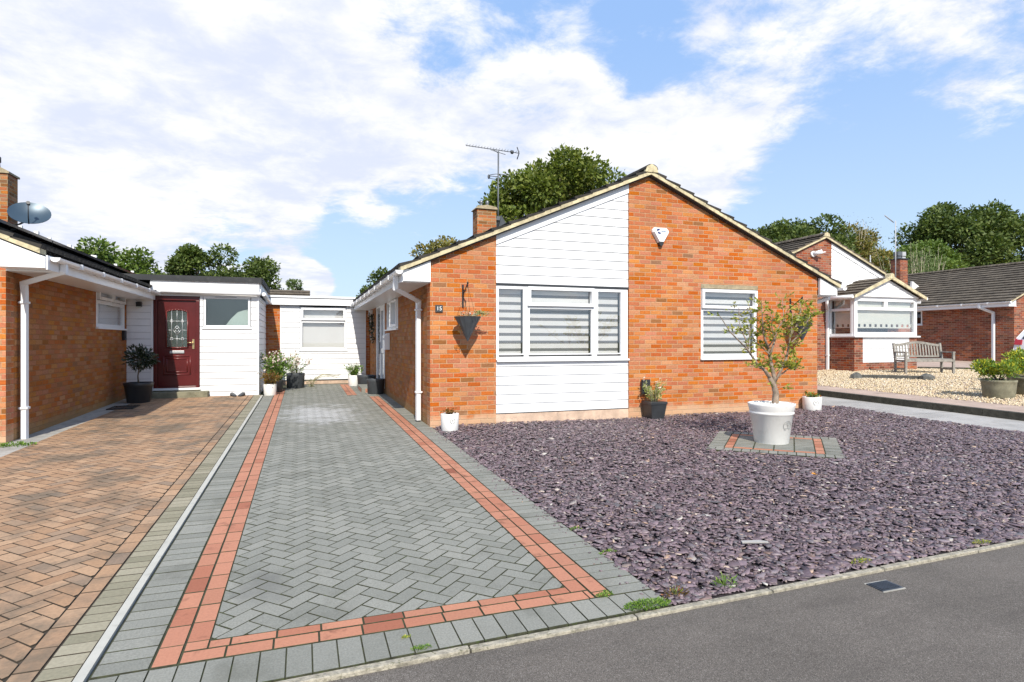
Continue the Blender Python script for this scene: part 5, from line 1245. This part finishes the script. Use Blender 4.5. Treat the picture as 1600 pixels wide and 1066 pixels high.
mb=MB(); mb.box((1.78,17.25,2.24),(1.873,17.45,2.36)); mb.build('housing','upvc',l2,bevel=.01); mb=MB(); mb.box((1.76,17.27,2.17),(1.80,17.43,2.25)); mb.build('lens','glass',l2)
wr=thing('hanging_garland','dark hanging garland with pale rosettes beside our entrance','garland',(1.82,16.75,1.9))
Cn=[];Cp=[]
for i in range(260): t_=rng.uniform(0,1); Cn.append((1.80+rng.normal(0,.025),16.9-.25*t_+rng.normal(0,.05),2.22-.75*t_+rng.normal(0,.02)))
for i in range(20): t_=rng.uniform(0,1); Cp.append((1.765,16.9-.25*t_+rng.normal(0,.05),2.22-.75*t_))
leaf_mesh('foliage','leaf_bay',Cn,.07,wr,asp=.6); leaf_mesh('flower','petal',np.repeat(np.array(Cp),4,0),.035,wr,asp=.8)
pbx=thing('post_box','white wall mounted post box beside the side window','post box',(1.82,13.9,1.45))
mb=MB(); mb.prism([(1.75,13.72,1.28),(1.873,13.72,1.28),(1.873,13.72,1.66),(1.84,13.72,1.66),(1.75,13.72,1.61)],(0,.34,0)); mb.build('box','upvc',pbx,bevel=.006)
mb=MB(); mb.box((1.744,13.76,1.50),(1.752,14.02,1.55)); mb.build('flap','plastic_grey',pbx)

# ================================================================ POTS ROUND THE DRIVES
bp=roundpot('plant_pot','wide black pot holding the bay tree beside the dark red door',(-3.22,14.25,.20),.21,.27,.42,'dark_plastic',.02)
bt=thing('bay_tree','small bay tree with ball of dark glossy leaves in the wide black pot','tree',(-3.22,14.25,.58))
mb=MB(); mb.tube([(-3.22,14.25,.56),(-3.23,14.24,.75),(-3.20,14.25,.98),(-3.20,14.25,1.15)],[.017,.014,.012,.005],7)
cb=(-3.19,14.25,1.12)
for i in range(26):
    d=Vector(rng.normal(0,1,3)); d.normalize(); mb.tube([(-3.20,14.25,.98),tuple(Vector(cb)+d*.16),tuple(Vector(cb)+d*.30)],[.006,.004,.002],4)
mb.build('trunk','bark',bt)
P_,d=crown_pts([(cb[0],cb[1],cb[2],.27,.27,.24),(cb[0]+.02,cb[1],cb[2]-.05,.15,.15,.15),(cb[0]+.17,cb[1]-.05,cb[2]-.02,.17,.15,.12),(cb[0]-.1,cb[1],cb[2]+.13,.13,.13,.13)],760,.4); leaf_mesh('foliage','leaf_bay',P_,rng.uniform(.07,.11,760),bt,asp=.36,dirs=d)
q1=roundpot('plant_pot','white round pot with russet foliage at the corner of the porch boards',(-.72,15.0,.21),.135,.145,.27,'white_pot',.0)
plant(q1,(-.72,15.0,.45),.32,.34,'leaf_russet',700,.06,28,stem='bark')
q2=roundpot('plant_pot','dark pot with a tall leafy shrub of cream flowers behind the russet one',(-.62,15.75,.22),.15,.17,.30,'dark_plastic',.01)
plant(q2,(-.62,15.75,.50),.42,.80,'leaf_green',1500,.07,38,flower='petal',nf=50,fs=.05); 
q3=roundpot('plant_pot','dark grey barrel pot with wispy stems and pale blooms in front of the link',(-.18,16.75,.235),.22,.23,.40,'anthracite',.01)
plant(q3,(-.18,16.75,.60),.38,.55,'leaf_green',700,.055,28,flower='petal',nf=60,fs=.045,asp=.3)
q6=thing('trailing_plant','sprawling silver stemmed plant leaning right of the barrel pot','plant',(.25,16.9,.24))
plant(q6,(.22,16.9,.24),.34,.36,'leaf_willow',170,.04,14,stem='twig_pale',asp=.3)
mb=MB()
for i in range(9): mb.tube([(.2,16.9,.4),(.5,16.85,.55+rng.uniform(-.05,.05)),(.75+rng.uniform(0,.3),16.8,.52+rng.uniform(-.05,.07))],.004,4)
mb.build('runner','twig_pale',q6)
q4=roundpot('plant_pot','small white pot with a bushy green plant at the right foot of the link wall',(1.34,16.95,.24),.15,.165,.30,'white_pot',.0)
plant(q4,(1.34,16.95,.50),.26,.38,'leaf_green',700,.06,26,flower='petal',nf=14,fs=.035)
q5=roundpot('plant_pot','empty dark grey round pot standing by our entrance step',(1.66,14.62,.21),.19,.205,.36,'anthracite',.01)
q7=roundpot('plant_pot','low dark bowl pot behind the step against the link corner',(1.62,16.5,.24),.22,.24,.32,'anthracite',.01)
st=thing('door_step','low grey and terracotta block step under our glazed entrance','step',(1.6,15.4,.22))
mb=MB(); mb.box((1.36,14.95,.15),(1.87,16.2,.335)); mb.build('tread','paver_grey',st,bevel=.01); mb=MB(); mb.box((1.355,15.1,.20),(1.365,15.9,.30)); mb.box((1.45,14.942,.21),(1.75,14.949,.31)); each(mb,'riser','paver_terracotta',st)
mt=thing('drain_grate','dark slotted grate on the ground beside the bay tree pot','grate',(-3.25,13.25,.19))
mb=MB(); mb.box((-3.47,13.0,.18),(-3.03,13.03,.205)); mb.box((-3.47,13.52,.18),(-3.03,13.55,.215)); mb.box((-3.47,13.03,.18),(-3.44,13.52,.21)); mb.box((-3.06,13.03,.18),(-3.03,13.52,.21)); each(mb,'frame','black_iron',mt)
mb=MB()
for i in range(6): mb.box((-3.40+i*.06,13.03,.185),(-3.365+i*.06,13.52,.207))
each(mb,'bar','dark_plastic',mt)
for i,(x,yaw) in enumerate(((-1.50,.4),(-1.32,-.3))):
    s_=thing('shoe','worn dark grey shoe outside the porch boards, the %s of the pair'%('left' if i==0 else 'right'),'shoe',(x,14.95,.215),yaw,'shoes by the porch')
    mb=MB(); mb.smooth=True; b=len(mb.v); sec=[(-.13,.03,.05),(-.11,.038,.085),(-.05,.036,.09),(.02,.040,.075),(.08,.046,.055),(.12,.040,.045),(.145,.020,.03)]
    for yy,w_,h_ in sec:
        for k in range(10): th=math.pi*2*k/10; mb.v.append((w_*math.cos(th),-yy,max(.004,h_*.5+h_*.5*math.sin(th))))
    for i2 in range(len(sec)-1):
        for k in range(10): k2=(k+1)%10; mb.face((b+i2*10+k,b+i2*10+k2,b+(i2+1)*10+k2,b+(i2+1)*10+k))
    mb.face([b+k for k in range(10)]); mb.face([b+(len(sec)-1)*10+k for k in reversed(range(10))]); mb.build('upper','anthracite',s_,local=True)
    mb=MB(); mb.prism([(-.036,.13,0),(.036,.13,0),(.047,-.08,0),(.02,-.15,0),(-.02,-.15,0),(-.047,-.08,0)],(0,0,.012)); mb.build('sole','rubber',s_,local=True)
# ================================================================ RIGHT HAND GARDEN
bn=thing('garden_bench','weathered grey teak bench with arched slatted back on the golden gravel','bench',(17.30,12.55,.535),R(-21))
bw_=1.36; mb_=lambda: MB()
for sx in (-1,1):
    x=sx*bw_/2
    mb=MB(); mb.bar([(x,.24,0),(x,.24,.42),(x,.33,.88)],.065,.055); mb.build('leg','oak_grey',bn,local=True,bevel=.006)
    mb=MB(); mb.bar([(x,-.26,0),(x,-.26,.60)],.06,.06); mb.build('leg','oak_grey',bn,local=True,bevel=.006)
    mb=MB(); mb.box((x-.035,-.30,.60),(x+.035,.28,.635)); mb.build('armrest','oak_grey',bn,local=True,bevel=.008)
    mb=MB(); mb.box((x-.02,-.23,.10),(x+.02,.21,.15)); mb.box((x-.02,-.23,.33),(x+.02,.21,.39)); mb.build('side_rail','oak_grey',bn,local=True)
mb=MB(); mb.box((-bw_/2+.03,-.28,.34),(bw_/2-.03,-.25,.41)); 
for i in range(5): mb.box((-bw_/2+.03,-.25+i*.10,.41),(bw_/2-.03,-.17+i*.10,.43))
mb.build('seat','oak_grey',bn,local=True,bevel=.003)
mb=MB(); n=14; pts=[]
for i in range(n+1): u_=-1+2*i/n; pts.append((u_*(bw_/2-.02),.325,.82+.085*(.5+.5*math.cos(u_*math.pi))))
mb.bar(pts,.04,.07); mb.bar([(-bw_/2+.02,.262,.49),(bw_/2-.02,.262,.49)],.04,.05)
for i in range(15):
    x=-bw_/2+.085+i*(bw_-.17)/14; zt_=.80+.085*(.5+.5*math.cos(x/(bw_/2)*math.pi)); mb.prism([(x-.020,.258,.50),(x+.020,.258,.50),(x+.020,.318,zt_),(x-.020,.318,zt_)],(0,.014,0))
mb.build('backrest','oak_grey',bn,local=True)
# timber edging with a boulder at each end
te_=thing('timber_edging','dark weathered timber edging lying on the gravel in front of the bench','edging',(15.2,12.0,.42))
mb=MB(); mb.bar([(14.95,12.62,.46),(15.30,12.05,.475),(15.62,11.45,.48)],.10,.13); mb.build('plank','timber_old',te_,bevel=.012)
def rock(x,y,z,r,label):
    t=thing('rock',label,'rock',(x,y,z)); mb=MB(); mb.ell((x,y,z),r,9,6); rs=random.Random(int(x*100))
    mb.v=[(x+(a-x)*rs.uniform(.85,1.15),y+(b-y)*rs.uniform(.85,1.15),z+(c-z)*rs.uniform(.8,1.15)) for a,b,c in mb.v]; mb.smooth=False; mb.sm=[False]*len(mb.sm); mb.build('stone','concrete' if 0 else 'timber_old',t)
rock(14.85,12.72,.43,(.17,.16,.15),'flat grey rock at the left end of the timber edging'); rock(15.75,11.35,.47,(.22,.18,.14),'flat grey rock at the right end of the timber edging by the bench')
def planter(x,y,r,h,label,seed):
    t=thing('planter',label,'planter',(x,y,gh(x,y)-.01)); z=gh(x,y)-.01
    mb=MB(); mb.lathe((x,y,z),[(r*.86,0),(r*.90,.02),(r*.97,h*.6),(r,h-.05),(r*1.03,h-.04),(r*1.03,h),(r*.94,h),(r*.92,h-.05)],32); mb.build('body','step_concrete',t)
    mb=MB(); mb.lathe((x,y,z+h-.06),[(r*.93,0),(r*.92,.02),(.02,.03)],20); mb.build('soil','soil',t)
    cl=[(x+rng.normal(0,r*.5),y+rng.normal(0,r*.5),z+h+.10+rng.uniform(0,.20),.20,.20,.14) for _ in range(13)]
    P_,d=crown_pts(cl,2300,.3); d=d*.5; d[:,2]+=.5
    mb=MB()
    for c in cl: mb.tube([(x,y,z+h-.05),(c[0],c[1],c[2]+.05)],[.012,.004],4)
    mb.build('stem','bark',t); leaf_mesh('foliage','leaf_green',P_[:1000],rng.uniform(.05,.09,1000),t,asp=.35,dirs=d[:1000]); 
    P2=P_[1000:]; P2=P2[P2[:,2]>z+h+.10]; leaf_mesh('young_foliage','leaf_yellow',P2,rng.uniform(.05,.085,len(P2)),t,asp=.42,dirs=d[1000:][P_[1000:][:,2]>z+h+.10])
    return t
planter(13.82,8.42,.30,.38,'round mossy stone planter of yellow tipped shrub nearest the pink path',1)
planter(16.6,9.55,.36,.40,'round planter of yellow tipped shrub behind the nearer one, by the white car',2)
planter(14.66,8.28,.34,.38,'round planter cut by the right edge of the picture',3)
# white hatchback, mostly outside the picture
CX,CY=26.45,13.55; zc=.545
car=thing('parked_car','white hatchback parked by the far right bungalow, only its red tail lamp corner in view','car',(CX,CY,zc),0)
prof=[(-1.98,.30),(-2.02,.55),(-1.98,.78),(-1.93,.98),(-1.62,1.42),(-1.30,1.50),(-.2,1.51),(.35,1.42),(1.05,1.02),(1.75,.90),(1.98,.72),(2.02,.40),(1.95,.26),(-1.9,.26)]
mb=MB(); 
def inset(z): return 0 if z<.95 else (z-.95)/.56*.20
lay=[]
mb.smooth=False
pts=[(x,z) for x,z in prof]
b=len(mb.v); k=len(pts)
ws_=[-.86,-.80,.80,.86]
for wi,wv in enumerate(ws_):
    s=1 if abs(wv)>.83 else 1.0
    for x,z in pts:
        y=wv-(math.copysign(inset(z),wv)); xx=x*(.985 if abs(wv)>.83 else 1.0); zz=z if abs(wv)<.83 else .26+(z-.26)*.985; mb.v.append((xx,y,zz))
for wi in range(3):
    for i in range(k):
        j=(i+1)%k; mb.face((b+wi*k+i,b+wi*k+j,b+(wi+1)*k+j,b+(wi+1)*k+i))
mb.face([b+i for i in reversed(range(k))][::-1]); mb.face([b+3*k+i for i in range(k)][::-1]); body=mb.build('body','car_white',car,local=True,bevel=.03)
for sy in (-1,1):
    mb=MB(); gl=[(-1.45,1.02),(-1.30,1.36),(-.2,1.42),(.30,1.34),(.85,1.03)]
    mb.prism([(x,sy*(.868-inset(z)),z) for x,z in gl],(0,-sy*.01,0)); mb.build('side_window','car_glass',car,local=True)
mb=MB(); mb.prism([(-1.925,-.62,1.02),(-1.925,.62,1.02),(-1.665,.52,1.38),(-1.665,-.52,1.38)],(-.012,0,.008)); mb.build('rear_window','car_glass',car,local=True)
mb=MB(); mb.prism([(1.06,-.66,1.04),(1.06,.66,1.04),(.42,.56,1.40),(.42,-.56,1.40)],(.012,0,.01)); mb.build('windscreen','car_glass',car,local=True)
for sy in (-1,1):
    mb=MB(); mb.prism([(-1.98,sy*.868,.80),(-1.70,sy*.872,.86),(-1.72,sy*.872,.98),(-1.90,sy*.864,1.03)],(0,-sy*.06,0)); mb.prism([(-2.01,sy*.84,.80),(-2.01,sy*.60,.80),(-1.965,sy*.60,.98),(-1.96,sy*.84,1.0)],(.03,0,0)); mb.build('tail_light','car_lamp_red',car,local=True,bevel=.008)
    mb=MB(); mb.prism([(1.96,sy*.84,.66),(1.96,sy*.5,.66),(1.82,sy*.55,.82),(1.80,sy*.84,.82)],(.03,0,.01)); mb.build('headlight','plastic_grey',car,local=True)
mb=MB(); mb.box((-2.05,-.80,.30),(-1.95,.80,.52)); mb.build('bumper','car_white',car,local=True,bevel=.03)
for x in (-1.28,1.30):
    for sy in (-1,1):
        mb=MB(); mb.tube([(x,sy*.70,.31),(x,sy*.872,.31)],.31,26); wl=mb.build('wheel','rubber',car,local=True,bevel=.02)
        mb=MB(); mb.tube([(x,sy*.873,.31),(x,sy*.878,.31)],.20,20); 
        mb.build('rim','rim_silver',wl,local=True)
        mb=MB(); mb.prism([(x+.37*math.cos(t),sy*.862,.31+.37*math.sin(t)) for t in [2*math.pi*i/24 for i in range(24)]],(0,-sy*.004,0)); mb.build('wheel_arch','rubber',car,local=True)
# drain cover in the road
dc=thing('drain_cover','small rectangular dark metal cover set in the tarmac near the kerb','drain cover',(3.29,2.62,.025))
zz=gz(2.6)-.012; pts=[]
c=(3.26,2.60); mb=MB(); mb.box((c[0]-.082,c[1]-.055,zz-.03),(c[0]+.082,c[1]+.055,zz+.004)); mb.build('plate','cover_metal',dc)
mb=MB(); 
for i in range(9): mb.box((c[0]-.072+i*.016,c[1]-.044,zz+.004),(c[0]-.063+i*.016,c[1]+.044,zz+.009))
mb.build('tread','cover_metal',dc)
mb=MB(); mb.box((c[0]-.088,c[1]+.057,zz-.02),(c[0]+.088,c[1]+.064,zz+.003)); mb.box((c[0]-.088,c[1]-.064,zz-.02),(c[0]+.088,c[1]-.057,zz+.003)); each(mb,'frame','concrete',dc)
# weeds
def weed(x,y,r,h,label,mat,n,leaf,asp=.5):
    t=thing('weed',label,'weed',(x,y,gz(y)))
    a=rng.uniform(0,6.28,n); q=r*np.sqrt(rng.uniform(0,1,n)); C_=np.stack([x+q*np.cos(a)*1.6,y+q*np.sin(a)*.6,gz(y)+.004+h*rng.uniform(0,1,n)*(1-q/r*.6)],-1)
    D_=np.stack([np.cos(a)*.5,np.sin(a)*.5,np.full(n,.5)],-1); leaf_mesh('leaves',mat,C_,rng.uniform(.6,1.2,n)*leaf,t,asp=asp,dirs=D_)
    mb=MB()
    for i in range(6): mb.tube([(x,y,gz(y)),(x+rng.normal(0,r*.5),y+rng.normal(0,r*.3),gz(y)+h)],.0015,4)
    mb.build('stem','leaf_green',t)
weed(1.76,2.80,.085,.03,'green mat of weed where the drive corner meets the kerb','leaf_green',900,.014)
weed(1.98,2.86,.05,.05,'reddish spiky weed right of the green mat','leaf_russet',130,.022,.3)
weed(2.32,2.86,.04,.07,'lone thin grassy weed in the slate by the kerb','leaf_green',60,.05,.14)
weed(.52,2.76,.03,.02,'tiny weed tuft in the block joint above the kerb','leaf_green',160,.010)
weed(.47,2.88,.012,.02,'tiny olive weed on the grey front blocks','leaf_olive',60,.010)
weed(3.40,2.88,.05,.03,'small dry weed behind the kerb near the drain cover','leaf_olive',110,.016)
weed(4.55,2.88,.05,.02,'faint weed patch behind the kerb at the right','leaf_olive',120,.014)
weed(1.93,4.05,.03,.03,'small moss green weed at the slate edge, farther of two','leaf_green',90,.016)
weed(1.93,3.55,.035,.03,'small moss green weed at the slate edge, nearer of two','leaf_green',110,.016)
weed(1.60,2.98,.03,.03,'weed tuft growing from the red band corner','leaf_green',150,.014)
weed(-3.5,9.3,.16,.05,'grass tuft at the foot of the left house corner','leaf_green',400,.03)

# odd bits lying on the slate
fl=thing('fallen_leaf','single orange fallen leaf on the slate below the paved diamond','leaf',(4.95,4.75,.11))
leaf_mesh('blade','petal_orange',[(4.93,4.75,.112),(4.94,4.755,.115),(4.935,4.745,.114)],.06,fl,asp=.6,up=2,dirs=[(1,.2,0),(1,.6,.05),(1,-.3,.05)])
sv=thing('slate_sliver','long pale grey splinter of stone lying on the purple slate near the kerb','stone',(2.93,3.33,.085))
mb=MB(); mb.prism([(2.86,3.345,.084),(3.03,3.285,.086),(3.035,3.30,.087),(2.99,3.335,.088),(2.87,3.37,.086)],(0,0,.009)); mb.build('stone','lead' if 0 else 'path_concrete',sv)
